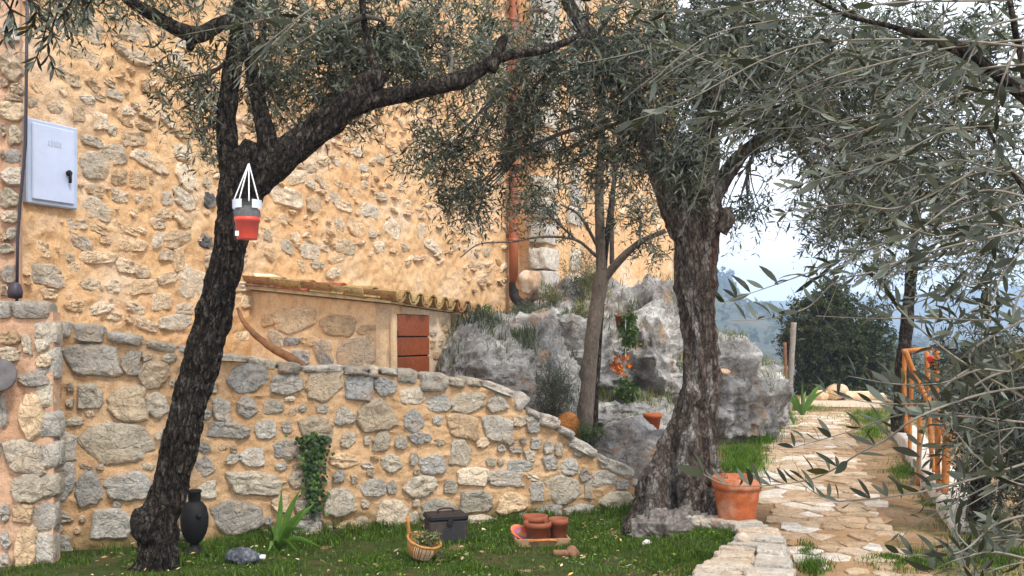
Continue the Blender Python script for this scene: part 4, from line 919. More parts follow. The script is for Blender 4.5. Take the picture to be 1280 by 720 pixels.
# ---- old gnarled olive by the path
t2 = thing('olive_tree', 'old gnarled olive tree with thick twisted trunk beside the path', 'tree', gp(845, 668))
Y2 = 8.05; mb = MB(); WS = 1.0
def olobes(th, ar, r):
    f = np.exp(-ar / .5); tw = th + ar * 1.5
    return r * (.28 * f + .2) * (np.cos(3 * tw + .6) * .7 + .5 * np.cos(5 * tw + 2.0) + .35 * np.cos(8 * tw)) + .10 * f * np.clip(np.cos(th - .4), 0, 1) * r
mb.add(*pxlimb([(836, 705, 156, Y2), (841, 670, 124, Y2), (847, 630, 100, Y2), (857, 585, 82, Y2), (868, 530, 56, Y2), (876, 470, 43, Y2), (874, 410, 40, Y2), (871, 350, 46, Y2), (870, 300, 56, Y2), (866, 268, 76, Y2), (866, 235, 62, Y2), (868, 210, 44, Y2)], 320, 120, .15, 23, 1.5, olobes))
ob('trunk', *mb.get(), M_barkold, t2)
mb = MB()
mb.add(*pxlimb([(852, 272, 40, Y2), (832, 232, 34, Y2), (818, 195, 30, Y2), (800, 140, 26, Y2 + .1), (770, 80, 22, Y2 + .2), (720, 20, 18, Y2 + .2), (690, -40, 14, Y2)], 90, 24, .15, 25))
mb.add(*pxlimb([(872, 262, 44, Y2), (880, 215, 34, Y2 - .05), (884, 160, 30, Y2 - .1), (900, 90, 24, Y2 - .2), (930, 10, 20, Y2 - .3), (940, -50, 14, Y2 - .3)], 90, 24, .15, 26))
mb.add(*pxlimb([(885, 258, 30, Y2), (905, 222, 22, Y2 + .1), (930, 190, 18, Y2 + .2), (970, 160, 16, Y2 + .3), (1040, 110, 12, Y2 + .4), (1100, 60, 9, Y2 + .4)], 80, 18, .13, 27))
mb.add(*pxlimb([(900, 290, 22, Y2 - .1), (908, 276, 22, Y2 - .12), (905, 262, 18, Y2 - .1)], 16, 14, .2, 28))
ob('limb', *mb.get(), M_barkold, t2)
V_, F_ = boulder(at(846, 672, Y2 - .3), (.27, .2, .15), 51, 130, 80, .6, 2.4); ob('root_burl', V_, F_, simple('root_burl', (.185, .165, .148), .95, .65, 26, .15, 1.0, (.07, .058, .05), 9), t2, True, 40)
V_, F_ = boulder(at(868, 684, Y2 - .45), (.15, .14, .08), 53, 70, 46, .5, 1.6); ob('root_burl', V_, F_, bpy.data.materials['root_burl'], t2, True, 40)
cl2 = [pxcl(555, 190, Y2 + .5, 62, 62, .4, 140), pxcl(590, 245, Y2 + .5, 50, 38, .3, 60), pxcl(640, 175, Y2 + .5, 40, 50, .4, 75), pxcl(640, 90, Y2 + .4, 90, 85, .7, 230), pxcl(730, 90, Y2 + .3, 90, 85, .7, 310), pxcl(700, 190, Y2 + .6, 80, 50, .5, 62), pxcl(780, 190, Y2 + .5, 70, 55, .5, 120),
       pxcl(830, 90, Y2, 90, 95, .8, 560), pxcl(862, 195, Y2 - .35, 40, 42, .25, 120), pxcl(925, 70, Y2 - .2, 95, 85, .8, 470), pxcl(1010, 70, Y2, 100, 85, .9, 470), pxcl(980, 150, Y2 + .2, 70, 50, .5, 150), pxcl(1090, 90, Y2 + .3, 90, 80, .8, 330),
       pxcl(800, -40, Y2, 360, 60, 1.3, 600), pxcl(935, 262, Y2 + .1, 38, 26, .2, 26), pxcl(1060, 170, Y2 + .4, 90, 60, .5, 220), pxcl(1160, 60, Y2 + .4, 70, 60, .6, 170), pxcl(1180, 150, 6.8, 95, 75, .6, 190), pxcl(1240, 240, 6.8, 70, 85, .5, 140), pxcl(1105, 235, 7.2, 80, 60, .5, 130), pxcl(1050, 285, 8.2, 60, 36, .4, 70), pxcl(1250, 60, 6.8, 60, 70, .5, 120)]
mL, mT, en = crown_data(cl2, .080, 8, wr=.23, twr=.0016); br = branch_net([at(800, 140, Y2), at(890, 130, Y2 - .1), at(970, 160, Y2 + .3), at(740, 50, Y2 + .2), at(925, 30, Y2), at(1050, 100, Y2 + .4)], cl2, en, .022, 12)
mT.add(*br.get()); ob('crown', *mL.get(), M_olive2, t2, False); ob('twig', *mT.get(), M_twig, t2, kind='stuff')

DENS = 1.1
# ---- two thin grey stemmed young olives on the terrace
t3 = thing('young_olive', 'slim grey stemmed young olive forking on the terrace before the rocks', 'tree', at(728, 548, 11.2)); Y3 = 11.2; WS = .8
mb = MB(); mb.add(*pxlimb([(726, 572, 30, Y3), (730, 540, 27, Y3), (735, 480, 25, Y3), (742, 410, 24, Y3), (750, 360, 25, Y3), (755, 335, 22, Y3)], 90, 24, .07, 33)); ob('trunk', *mb.get(), M_barkgrey, t3)
mb = MB(); mb.add(*pxlimb([(752, 350, 18, Y3), (750, 290, 16, Y3), (749, 230, 14, Y3), (752, 170, 11, Y3), (750, 100, 8, Y3)], 60, 14, .07, 34))
mb.add(*pxlimb([(754, 350, 17, Y3), (775, 325, 13, Y3 - .1), (800, 303, 11, Y3 - .2), (832, 288, 7, Y3 - .25)], 40, 12, .07, 35))
mb.add(*pxlimb([(765, 330, 8, Y3), (765, 280, 7, Y3), (768, 200, 5, Y3)], 30, 8, .07, 36))
mb.add(*pxlimb([(745, 320, 6, Y3), (720, 300, 5, Y3 - .2), (680, 296, 4, Y3 - .4), (640, 302, 3, Y3 - .5), (600, 305, 2.5, Y3 - .6), (575, 322, 2, Y3 - .6)], 40, 8, .05, 37))
mb.add(*pxlimb([(748, 310, 6, Y3), (725, 270, 5, Y3 - .2), (700, 255, 3, Y3 - .3)], 24, 8, .05, 38)); ob('limb', *mb.get(), M_barkgrey, t3)
cl3 = [pxcl(735, 215, Y3 - .2, 60, 45, .5, 45), pxcl(800, 270, Y3 - .3, 42, 45, .4, 55), pxcl(690, 270, Y3 - .4, 50, 40, .3, 50), pxcl(815, 305, Y3 - .3, 28, 22, .3, 26), pxcl(770, 180, Y3, 60, 40, .5, 45), pxcl(655, 240, Y3 - .4, 30, 40, .3, 30)]
mL, mT, en = crown_data(cl3, .085, 8, wr=.22, twr=.0018); br = branch_net([at(750, 250, Y3), at(800, 303, Y3 - .2), at(720, 300, Y3 - .2)], cl3, en, .014, 8); mT.add(*br.get())
ob('crown', *mL.get(), M_olive2, t3, False); ob('twig', *mT.get(), M_twig, t3, kind='stuff')
t3b = thing('young_olive', 'thinnest dark straight stem standing just behind the slim grey olive', 'tree', at(742, 545, 11.5))
mb = MB(); mb.add(*pxlimb([(740, 565, 15, 11.5), (743, 500, 14, 11.5), (748, 420, 13, 11.5), (755, 330, 11, 11.5), (766, 240, 8, 11.5), (775, 160, 5, 11.5)], 80, 14, .06, 44)); ob('trunk', *mb.get(), M_barkdark, t3b)
cl = [pxcl(778, 200, 11.5, 36, 50, .3, 40)]; mL, mT, en = crown_data(cl, .06, 8); ob('crown', *mL.get(), M_olive2, t3b, False); ob('twig', *mT.get(), M_twig, t3b, kind='stuff')

WS = 1.0
# ---- olive trees beyond the path
def small_olive(base, top_px, lab, trunk, clusters, mat, barkm, Ll=.058, M=8, seed=1):
    t = thing('olive_tree', lab, 'tree', base); mb = MB(); mb.add(*pxlimb(trunk, 70, 16, .13, seed)); ob('trunk', *mb.get(), barkm, t)
    mL, mT, en = crown_data(clusters, Ll * 1.25, M, wr=.24); k = trunk[-1]; k2 = trunk[-2]; br = branch_net([at(k[0], k[1], k[3]), at(k2[0], k2[1], k2[3])], clusters, en, .022, 9); mT.add(*br.get())
    ob('crown', *mL.get(), mat, t, False); ob('twig', *mT.get(), M_twig, t, kind='stuff'); return t
small_olive(at(1128, 545, 13), None, 'olive tree with dark stem and open crown behind the pole railing', [(1124, 540, 22, 13), (1128, 470, 18, 13), (1134, 400, 16, 13), (1140, 330, 13, 13), (1146, 260, 9, 13)],
            [pxcl(1060, 235, 12.6, 75, 60, .8, 240), pxcl(1130, 250, 13, 70, 70, .8, 170), pxcl(1200, 240, 13, 70, 60, .8, 130), pxcl(1110, 330, 12.6, 50, 40, .6, 60), pxcl(1190, 330, 13, 60, 50, .7, 70), pxcl(1250, 310, 13, 50, 70, .7, 90)], M_olive2, M_barkdark, .075, 8, 61)
small_olive(at(1228, 655, 8.1), None, 'dense dark olive with several drooping boughs beside the low wall', [(1222, 660, 30, 8.1), (1226, 600, 24, 8.1), (1230, 540, 20, 8.1), (1240, 470, 14, 8.1)],
            [pxcl(1240, 520, 8.1, 48, 55, .5, 260), pxcl(1275, 600, 8.0, 62, 70, .5, 330), pxcl(1225, 450, 8.2, 50, 50, .5, 120), pxcl(1290, 480, 8.0, 50, 80, .5, 160), pxcl(1330, 560, 8, 50, 120, .5, 160), pxcl(1215, 590, 8.0, 26, 40, .3, 40)], M_olivedark, M_barkdark, .058, 9, 63)
for k, (px, py, Y, w_, h_, lab) in enumerate(((1180, 480, 22, 70, 45, 'pale grey green olive crown beyond the railing'), (1255, 470, 19, 70, 55, 'pale olive farther along the slope behind the dense dark olive'), (1100, 470, 27, 40, 36, 'small distant olive between the dark bush and railing'))):
    small_olive(at(px, py + h_, Y), None, lab, [(px, py + h_ + 20, 14, Y), (px + 2, py + 20, 10, Y), (px, py, 7, Y)], [pxcl(px, py, Y, w_, h_, 1.3, 260), pxcl(px + 25, py - 20, Y, w_ * .6, h_ * .7, 1, 110)], M_greygreen, M_barkdark, .11, 8, 70 + k)
# ---- dense dark bush tree at the end of the path
tb = thing('bush_tree', 'dense round dark green bush tree at the end of the path', 'tree', at(1045, 505, 27)); Yb = 27
mb = MB(); mb.add(*pxlimb([(1046, 512, 14, Yb), (1044, 470, 12, Yb), (1040, 420, 8, Yb)], 30, 10, .1, 77)); ob('trunk', *mb.get(), M_barkdark, tb)
clb = [pxcl(1040, 430, Yb, 55, 68, 1.2, 800), pxcl(1000, 420, Yb, 28, 50, .7, 260), pxcl(1085, 425, Yb, 32, 55, .8, 300), pxcl(1045, 480, Yb, 62, 30, 1.1, 420), pxcl(1040, 372, Yb, 34, 24, .7, 160)]
mL, mT, en = crown_data([(a, b, int(n_ * 1.5)) for a, b, n_ in clb], .12, 8, (.25, .5), (-.1, .3), .5); ob('crown', *mL.get(), M_bushleaf, tb, False); ob('twig', *mT.get(), M_twig, tb, kind='stuff')

# ------------------------------------------------------------------ foreground olive: whips with large leaves
t5 = thing('olive_tree', 'near olive whose long whippy twigs with big leaves hang across the view', 'tree', (2.6, 2.7, 0))
mb = MB(); mb.add(*tube(spline([(2.75, 2.6, -.2), (2.7, 2.62, .6), (2.62, 2.7, 1.3), (2.45, 2.8, 1.9), (2.2, 2.9, 2.35)], 60), np.linspace(.13, .06, 60), 20, True, bark(.14, 88)))
ob('trunk', *mb.get(), M_barkold, t5)
Yn = 2.7; mb = MB()
mb.add(*pxlimb([(1500, 250, 40, 2.85), (1380, 190, 26, 2.9), (1285, 122, 20, 2.9), (1240, 88, 17, 2.9), (1200, 62, 17, 2.9), (1160, 48, 11, 2.9), (1110, 32, 7, 2.95), (1060, 20, 5, 3.0), (1000, -10, 3, 3.0)], 90, 16, .1, 89))
mb.add(*pxlimb([(1420, 230, 30, 2.85), (1300, 130, 11, 2.9), (1274, 60, 8, 2.9), (1262, 0, 7, 2.9), (1250, -60, 6, 2.9)], 50, 12, .1, 90))
mb.add(*pxlimb([(1450, 330, 20, 2.8), (1340, 300, 9, 2.8), (1290, 250, 6, 2.85), (1250, 190, 5, 2.9), (1235, 160, 4, 2.9)], 40, 10, .1, 91))
ob('limb', *mb.get(), M_barkdark, t5)
WH = [  # pixel polylines base -> tip, depth, leaf spacing, leaf length in metres
 ([(1300, 60), (1180, 50), (1040, 52), (960, 72), (860, 125), (790, 151)], 2.6, 34), ([(1330, -6), (1250, 0), (1110, 4), (1040, 18), (960, 27), (880, 48), (812, 104)], 2.7, 36),
 ([(1340, 44), (1200, 58), (1130, 72), (1030, 100), (960, 132), (900, 143), (850, 152)], 2.8, 26), ([(1330, -40), (1100, -12), (960, 0), (850, 15), (720, -2)], 2.9, 40), ([(1350, 78), (1240, 84), (1180, 100), (1130, 140), (1060, 170), (1010, 178)], 2.7, 28),
 ([(1350, 116), (1285, 114), (1200, 118), (1120, 150), (1075, 160), (1000, 130)], 2.9, 26), ([(1320, 150), (1240, 158), (1180, 165), (1110, 200), (1040, 220), (985, 235)], 2.6, 26), ([(1250, 190), (1190, 230), (1120, 260), (1060, 255), (965, 268)], 2.7, 26),
 ([(1300, 250), (1220, 240), (1130, 300), (1060, 330), (1010, 350)], 2.6, 27), ([(1320, 280), (1200, 305), (1130, 325), (1090, 340), (1045, 352), (1010, 384), (960, 398), (915, 401)], 2.5, 24), ([(1320, 240), (1200, 275), (1105, 304), (1040, 330), (980, 352), (940, 366), (905, 378)], 2.75, 24),
 ([(1320, 520), (1222, 464), (1180, 436), (1140, 402), (1110, 370), (1085, 340)], 2.6, 26), ([(1300, 395), (1240, 400), (1160, 398), (1090, 398), (1020, 395)], 2.7, 30), ([(1310, 420), (1270, 462), (1225, 462), (1180, 478), (1120, 480), (1060, 470)], 2.5, 27),
 ([(1320, 450), (1240, 470), (1190, 500), (1140, 505), (1080, 502), (1030, 490)], 2.55, 28), ([(1300, 530), (1200, 520), (1130, 518), (1060, 540), (990, 560)], 2.6, 26), ([(1320, 480), (1230, 492), (1150, 520), (1110, 548), (1075, 566), (1045, 585), (1010, 600), (955, 607), (905, 605), (868, 586)], 2.45, 27),
 ([(1310, 570), (1240, 592), (1150, 615), (1060, 626), (1030, 622), (995, 600)], 2.5, 26), ([(1300, 640), (1245, 655), (1200, 690), (1140, 694), (1115, 688)], 2.4, 22),
 ([(1280, 760), (1215, 720), (1195, 660), (1200, 610), (1205, 570)], 2.5, 20), ([(1290, 700), (1240, 690), (1195, 700), (1160, 716)], 2.4, 20), ([(1320, 380), (1215, 440), (1240, 500), (1250, 560), (1245, 620)], 2.6, 24), ([(1320, 262), (1240, 300), (1200, 350), (1170, 400), (1165, 440)], 2.8, 24),
 ([(1290, 300), (1250, 350), (1235, 410), (1225, 450)], 2.7, 22), ([(1300, 330), (1270, 380), (1262, 440), (1270, 500)], 2.6, 22), ([(1320, 425), (1225, 455), (1175, 490), (1155, 540), (1150, 590), (1153, 620)], 2.6, 18), ([(1300, 200), (1255, 215), (1200, 200), (1150, 210)], 2.7, 22),
 ([(1290, 20), (1230, 40), (1200, 110), (1190, 150)], 2.6, 22), ([(1270, 60), (1250, 110), (1245, 160), (1250, 200)], 2.5, 22), ([(1300, 290), (1230, 280), (1180, 295), (1120, 280)], 2.6, 24), ([(1300, 610), (1260, 600), (1220, 570), (1195, 540)], 2.5, 22)]
LM = [mk('leaf', *leaf_mesh(A([[0, 0, 0.]]), A([[1., 0, 0]]), A([[0, 0, 1.]]), [1.0], wr=w_, big=True), M_olivenear, True) for w_ in (.22, .26, .30, .19)]
whip = MB(); items = []
for pl, Yw, sp in WH:
    nP = 60; Pw = spline([at(x, y, Yw + .12 * vn([[k * .9, Yw * 9, y * .01]], 3)[0]) for k, (x, y) in enumerate(pl)], nP); whip.add(*tube(Pw, np.linspace(.0036, .001, nP), 6, False))
    seg = np.concatenate([[0], np.cumsum(np.linalg.norm(np.diff(Pw, axis=0), axis=1))]); s = seg[-1] * .16; k = 0; sgap = sp / F * Yw * .72
    while s < seg[-1]:
        p = A([np.interp(s, seg, Pw[:, j]) for j in range(3)]); i = min(nP - 2, int(np.searchsorted(seg, s))); t = nrm(Pw[i + 1] - Pw[i]); a = nrm(np.cross(t, A([R.gauss(0, .3), 1, R.gauss(0, .3)]))); b = np.cross(t, a)
        ph = (k % 2) * 1.57 + R.gauss(0, .5)
        for sg in (1, -1):
            if R.random() < .16: continue
            sd2 = (a * math.cos(ph) + b * math.sin(ph)) * sg; an = R.gauss(.72, .22) if p[2] > 1.75 else R.gauss(1.0, .25); D = nrm(t * math.cos(an) + sd2 * math.sin(an) + A([0, 0, .85 if p[2] < 1.75 else .1])); Nn = nrm(t * math.sin(an) - sd2 * math.cos(an)) * -1 + NR.normal(size=3) * .5
            items.append((p, D, Nn, R.uniform(.046, .074)))
        s += sgap * R.uniform(.75, 1.3); k += 1
R.shuffle(items); items.sort(key=lambda q: -q[3] / q[0][1])
for p, D, Nn, Ln in items[:295]:
    Nn = nrm(Nn - D * (Nn @ D)); piece('leaf', R.choice(LM), mat4(p, D * Ln, np.cross(Nn, D) * Ln * R.uniform(.8, 1.15), Nn * Ln * R.uniform(.2, 2.6)), t5)
rest = items[295:]
P, D, Nn, Ln = [np.array([q[k] for q in rest]) for k in range(4)]
fol = MB(); fol.add(*leaf_mesh(P, D, Nn, Ln, .23, True))
for px, py, Y, rx, ry, rY, n in ((1240, 70, 3.2, 60, 70, .3, 12), (1255, 230, 3.0, 50, 80, .3, 14), (1225, 330, 3.2, 45, 60, .3, 9), (1270, 420, 3.0, 40, 70, .3, 12), (1275, 560, 3.0, 40, 80, .3, 13), (1265, 670, 2.9, 40, 40, .25, 9), (1130, 160, 3.6, 90, 80, .3, 30), (1010, 110, 3.8, 110, 80, .3, 36), (880, 70, 4.0, 110, 60, .3, 26), (1130, 240, 3.6, 70, 40, .3, 18), (390, 10, 3.0, 60, 16, .2, 7), (1090, 60, 3.6, 90, 60, .3, 26)):
    q = ball(n, .6); b = at(px, py, Y) + q * A([rx / F * Y, rY, ry / F * Y]); d = nrm(NR.normal(size=(n, 3)) * A([.8, .4, .6]) + A([-.9, 0, -.25])); ln = NR.uniform(.22, .42, n)
    lv, pth = twig_leaves(b, d, ln, NR.uniform(-.1, .5, n), 8, .062, .22); fol.add(*leaf_mesh(*lv, wr=.22, big=True)); whip.add(*tubes(pth, np.tile(np.linspace(.003, .001, 5), (n, 1)), 4))
ob('foliage', *fol.get(), M_olivenear, t5, True, kind='stuff'); ob('twig', *whip.get(), simple('near_twig', (.20, .18, .145), .7, .3, 50), t5, kind='stuff')
# near sprig at the top corner, a bough of the leaning olive's neighbour
t6 = thing('olive_sprig', 'dark olive sprig drooping in front of the building corner', 'branch', at(40, -60, 4.4)); mb = MB(); fo = MB()
for pl in ([(60, -60), (62, 10), (50, 60), (38, 90)], [(70, -60), (75, 0), (60, 55), (72, 96)], [(0, -40), (30, -10), (60, 30), (75, 60)], [(40, -60), (20, -10), (8, 30), (5, 55)], [(110, -60), (95, -10), (80, 20), (86, 45)], [(-20, -30), (5, 0), (18, 25), (12, 45)], [(120, -50), (118, -10), (105, 18), (115, 30)], [(10, -60), (35, -10), (45, 20), (30, 45)]):
    Pw = spline([at(x, y, 4.4) for x, y in pl], 30); mb.add(*tube(Pw, np.linspace(.007, .002, 30), 6, False)); seg = nrm(Pw[-1] - Pw[0]); n = 11
    for k in range(n):
        i = 4 + int(25 * k / n); t = nrm(Pw[min(29, i + 1)] - Pw[i]); 
        for sg in (1, -1):
            sd2 = nrm(np.cross(t, NR.normal(size=3))); D = nrm(t * .75 + sd2 * .7 * sg + A([0, 0, -.2])); fo.add(*leaf_mesh(Pw[i][None], D[None], NR.normal(size=(1, 3)), [R.uniform(.05, .085)], .2, True))
ob('twig', *mb.get(), M_barkdark, t6, kind='stuff'); ob('foliage', *fo.get(), M_olivenear, t6)

# ------------------------------------------------------------------ shrubs and small plants
def shrub(name, lab, cat, px, py, Y, rx, ry, n, mat, Ll=.03, wr=.35, M=7, upb=.5, tl=(.08, .2), group=None):
    t = thing(name, lab, cat, at(px, py + ry, Y), group); c = at(px, py, Y)
    mL, mT, en = crown_data([(c, (rx / F * Y, rx / F * Y * .8, ry / F * Y), n)], Ll, M, tl, (-.1, .3), wr, upb)
    ob('foliage', *mL.get(), mat, t, False); base = c - A([0, 0, ry / F * Y]); e = en[0]; k = NR.choice(len(e), min(16, len(e)), replace=False)
    PP = np.stack([spline([base + NR.normal(size=3) * .02, (base + q) / 2 + NR.normal(size=3) * .02, q], 6) for q in e[k]]); mT.add(*tubes(PP, np.tile(np.linspace(.008, .003, 6), (len(k), 1)), 4)); ob('stem', *mT.get(), M_twig, t, kind='stuff'); return t
shrub('shrub', 'tall yellowish green broom bush on the ledge under the buttress', 'bush', 728, 345, 15.8, 28, 34, 200, M_greygreen, .06, .16, 7, 1.0, (.2, .4))
shrub('shrub', 'bright yellow green grassy bush low on the ledge', 'bush', 742, 355, 15.4, 14, 22, 90, M_yellowgreen, .06, .14, 7, 1.0, (.2, .4))
shrub('shrub', 'small green rock plant just below the downpipe elbow', 'bush', 606, 390, 14.0, 15, 8, 60, M_green, .05, .5)
shrub('shrub', 'tiny green rock plant halfway down the rock slope', 'bush', 640, 421, 12.6, 11, 6, 40, M_green, .045, .5)
shrub('shrub', 'rounded dark grey green cushion bush on the rocks', 'bush', 679, 411, 13.4, 20, 11, 130, M_greygreen, .05, .2)
shrub('shrub', 'leafy bright green plant beside the cushion bush', 'bush', 700, 405, 13.3, 14, 13, 80, M_green, .055, .45)
shrub('shrub', 'dry brownish plant with upright stems behind the slim grey stem', 'bush', 725, 396, 13.4, 13, 24, 70, M_yellowgreen, .06, .2, 7, 1.0)
shrub('rosemary_bush', 'big dark rosemary bush growing behind the sloping garden wall', 'bush', 692, 486, 10.7, 27, 36, 330, M_greygreen, .035, .14, 12, 1.2, (.15, .32))
shrub('shrub', 'low dry green tuft behind the wall near the rosemary', 'bush', 738, 543, 10.2, 18, 10, 70, M_green, .06, .12, 7, 1.2)
shrub('shrub', 'fresh green bushy growth on crest of the rock near the hills', 'bush', 928, 446, 16.6, 16, 10, 110, M_green, .07, .3)
shrub('shrub', 'dusty green growth on the white ledge below the building end', 'bush', 792, 378, 15.4, 22, 10, 70, M_greygreen, .06, .2)
shrub('shrub', 'mossy green plant on the ledge by the small orange pot', 'bush', 800, 524, 12.3, 18, 6, 60, M_yellowgreen, .05, .2)
shrub('shrub', 'dark green bush in a cleft between the slim tree and wall pot', 'bush', 762, 395, 14.4, 12, 12, 70, M_green, .05, .4)
shrub('shrub', 'straggly grey green bush on the slope under the ochre boulder', 'bush', 655, 385, 15.2, 18, 9, 90, M_greygreen, .055, .2)
shrub('shrub', 'low bushy growth at the foot of the rock behind the garden wall coping', 'bush', 625, 452, 11.1, 15, 10, 80, M_greygreen, .035, .2)
shrub('shrub', 'green plant hanging in shadow beside the old olive trunk', 'bush', 838, 400, 14.0, 14, 16, 90, M_green, .05, .4)
shrub('shrub', 'yellowish tuft on the ledge above the cushion bush', 'bush', 690, 372, 15.6, 16, 8, 70, M_yellowgreen, .06, .15)
# hanging green trailer from a wall pot, and a pot of orange flowers
hp = thing('wall_pot', 'small terracotta wall pot with trailing green leaves on the rock', 'plant pot', at(776, 412, 12.9))
V_, F_ = lathe([(0, -.1), (.05, -.1), (.075, .08), (.085, .08), (.085, .11), (.065, .11), (.06, .08), (0, .08)], 18); ob('pot', V_ + at(776, 404, 12.9), F_, M_terradark, hp)
mL, mT, en = crown_data([(at(786, 412, 12.75), (.10, .1, .28), 90), (at(779, 490, 12.8), (.14, .1, .2), 40)], .06, 6, (.08, .18), (.2, .8), .5); ob('foliage', *mL.get(), M_green, hp, False); ob('stem', *mT.get(), M_twig, hp)
V_, F_ = tube(np.linspace(at(782, 398, 12.72), at(782, 455, 12.72), 5), .006, 6); ob('cord', V_, F_, M_string, hp)
fp = thing('flower_pot', 'clump of orange flowers hanging on the rock face', 'flowers', at(777, 470, 12.7))
mL, mT, en = crown_data([(at(777, 456, 12.65), (.13, .08, .14), 30)], .05, 5, (.04, .10), (-.1, .3), .6); ob('flower_head', *mL.get(), M_flower, fp, False)
mL2, mT2, _ = crown_data([(at(783, 486, 12.7), (.13, .08, .16), 60)], .06, 6, (.08, .16), (.1, .5), .45); ob('foliage', *mL2.get(), M_green, fp, False); mT.add(*mT2.get()); ob('stem', *mT.get(), M_twig, fp)
V_, F_ = lathe([(0, -.13), (.07, -.13), (.1, .05), (.115, .05), (.115, .1), (.095, .1), (.09, .06), (0, .06)], 20)
sp_ = thing('plant_pot', 'small orange terracotta pot standing on ledge behind the grey boulder', 'plant pot', at(816, 538, 12.0)); ob('pot', V_ + at(816, 527, 12.0), F_, M_terra, sp_); V_, F_ = lathe([(0, 0), (.088, 0), (.0881, .005)], 16); ob('soil', V_ + at(816, 527, 12.0) + A([0, 0, .07]), F_, M_soilp, sp_)
# straw dome
sk = thing('straw_skep', 'domed orange straw basket turned over beside the rosemary bush', 'basket', at(705, 548, 10.3)); prof = [(.135 * math.sin(a) ** .7 * (1 + .0 * a), .27 * (1 - (a / (math.pi / 2)) ** 1.4)) for a in np.linspace(.02, math.pi / 2, 30)]
prof = [(r * (1 + .035 * math.cos(k * 2.1)), z) for k, (r, z) in enumerate(prof)]; V_, F_ = lathe(prof, 36, .02, 3); ob('dome', V_ @ rotm('Y', .25).T + at(706, 546, 10.3), F_[:, ::-1], M_straw, sk)
st = MB()
for k in range(160):
    a = R.uniform(0, 6.28); z = R.uniform(.02, .25); r = .14 * (1 - (z / .28) ** 2) ** .5; p = A([math.cos(a) * r, math.sin(a) * r, z]); d = A([math.cos(a + .8) * .5, math.sin(a + .8) * .5, -1 + R.random()]) * .05; st.add(*tube(np.stack([p, p + d * .5 + A([math.cos(a), math.sin(a), 0]) * .006, p + d]), .0025, 3, False))
V_, F_ = st.get(); ob('straw', V_ @ rotm('Y', .25).T + at(706, 546, 10.3), F_, M_straw, sk, kind='stuff')
# ivy on the garden wall
iv = thing('ivy_plant', 'dark green ivy trailing down the face of the garden wall', 'ivy', GW.pt(GW.hit(390, 640)[0], GW.hit(390, 640)[1], .05)); fo = MB(); stt = MB()
for k in range(520):
    f = R.random() ** 1.4; py = 543 + f * 95 + R.gauss(0, 3); px = 388 + 5 * f + R.gauss(0, 1) * np.interp(f, [0, .25, .5, 1], [9, 9, 7, 4.5]); u, v = GW.hit(px, py); out = .055 + .07 * R.random() * (1 - .6 * f)
    D = nrm(GW.d * R.gauss(0, .8) + A([0, 0, -.8]) + GW.n * R.uniform(0, .5)); N = nrm(GW.n + NR.normal(size=3) * .45 + A([0, 0, .4])); fo.add(*leaf_mesh(GW.pt(u, v, out)[None], D[None], N[None], [R.uniform(.025, .045)], .85, True))
for k in range(9):
    P_ = spline([GW.pt(*GW.hit(388 + R.gauss(0, 4), 548), .05), GW.pt(*GW.hit(390 + R.gauss(0, 5), 590), .06), GW.pt(*GW.hit(393 + R.gauss(0, 6), 640 + R.gauss(0, 8)), .055)], 14); stt.add(*tube(P_, .004, 5, False))
ob('foliage', *fo.get(), M_bushleaf if False else leaf_mat('ivy_leaf', (.022, .05, .012), (.045, .085, .02), (.06, .1, .035), .45), iv); ob('stem', *stt.get(), M_twig, iv)
# yucca in front of the wall
yc = thing('yucca_plant', 'spiky green yucca with broad sword leaves at foot of the garden wall', 'plant', gp(348, 686)); b0 = gp(348, 686)
def blade(p0, p1, p2, w0, n=9):
    P = spline([p0, p1, p2], n); t = nrm(np.gradient(P, axis=0)); s = nrm(np.cross(t, A([0, 1., .15]))); N = np.cross(s, t); V = []
    for k in range(n): f = k / (n - 1); w_ = w0 * (.55 + 1.6 * f * (1 - f)) * (1 - f ** 3.5) + .001; V += [P[k] - s[k] * w_, P[k] + N[k] * -w_ * .35, P[k] + s[k] * w_]
    return A(V), grid_faces(n, 3)
for tx_, ty_, w_, dy in ((352, 611, .022, .0), (375, 612, .028, -.05), (383, 633, .024, -.12), (393, 629, .032, .04), (380, 661, .028, -.2), (338, 655, .018, .05), (372, 690, .026, -.35), (402, 684, .026, -.1), (365, 640, .02, .15), (335, 690, .02, -.2)):
    tip = at(tx_, ty_, b0[1] + dy); mid = (b0 + tip) / 2 + A([(tip[0] - b0[0]) * -.08, 0, .02 if ty_ < 660 else .07]); V_, F_ = blade(b0 + A([R.gauss(0, .012), R.gauss(0, .012), .0]), mid, tip, w_); ob('leaf', V_, F_, M_yucca, yc)
# agave like plant by the post
yc2 = thing('yucca_plant', 'tall spiky green plant by the weathered post at the path end', 'plant', gp(1003, 520)); b0 = gp(1003, 520)
for k in range(16):
    a = R.uniform(0, 6.28); l = R.uniform(.5, .9); h = R.uniform(.25, .75); tip = b0 + A([math.cos(a) * l * .6, math.sin(a) * l * .6, h]); V_, F_ = blade(b0, (b0 + tip) / 2 + A([0, 0, .12]), tip, .03); ob('leaf', V_, F_, M_yucca, yc2)

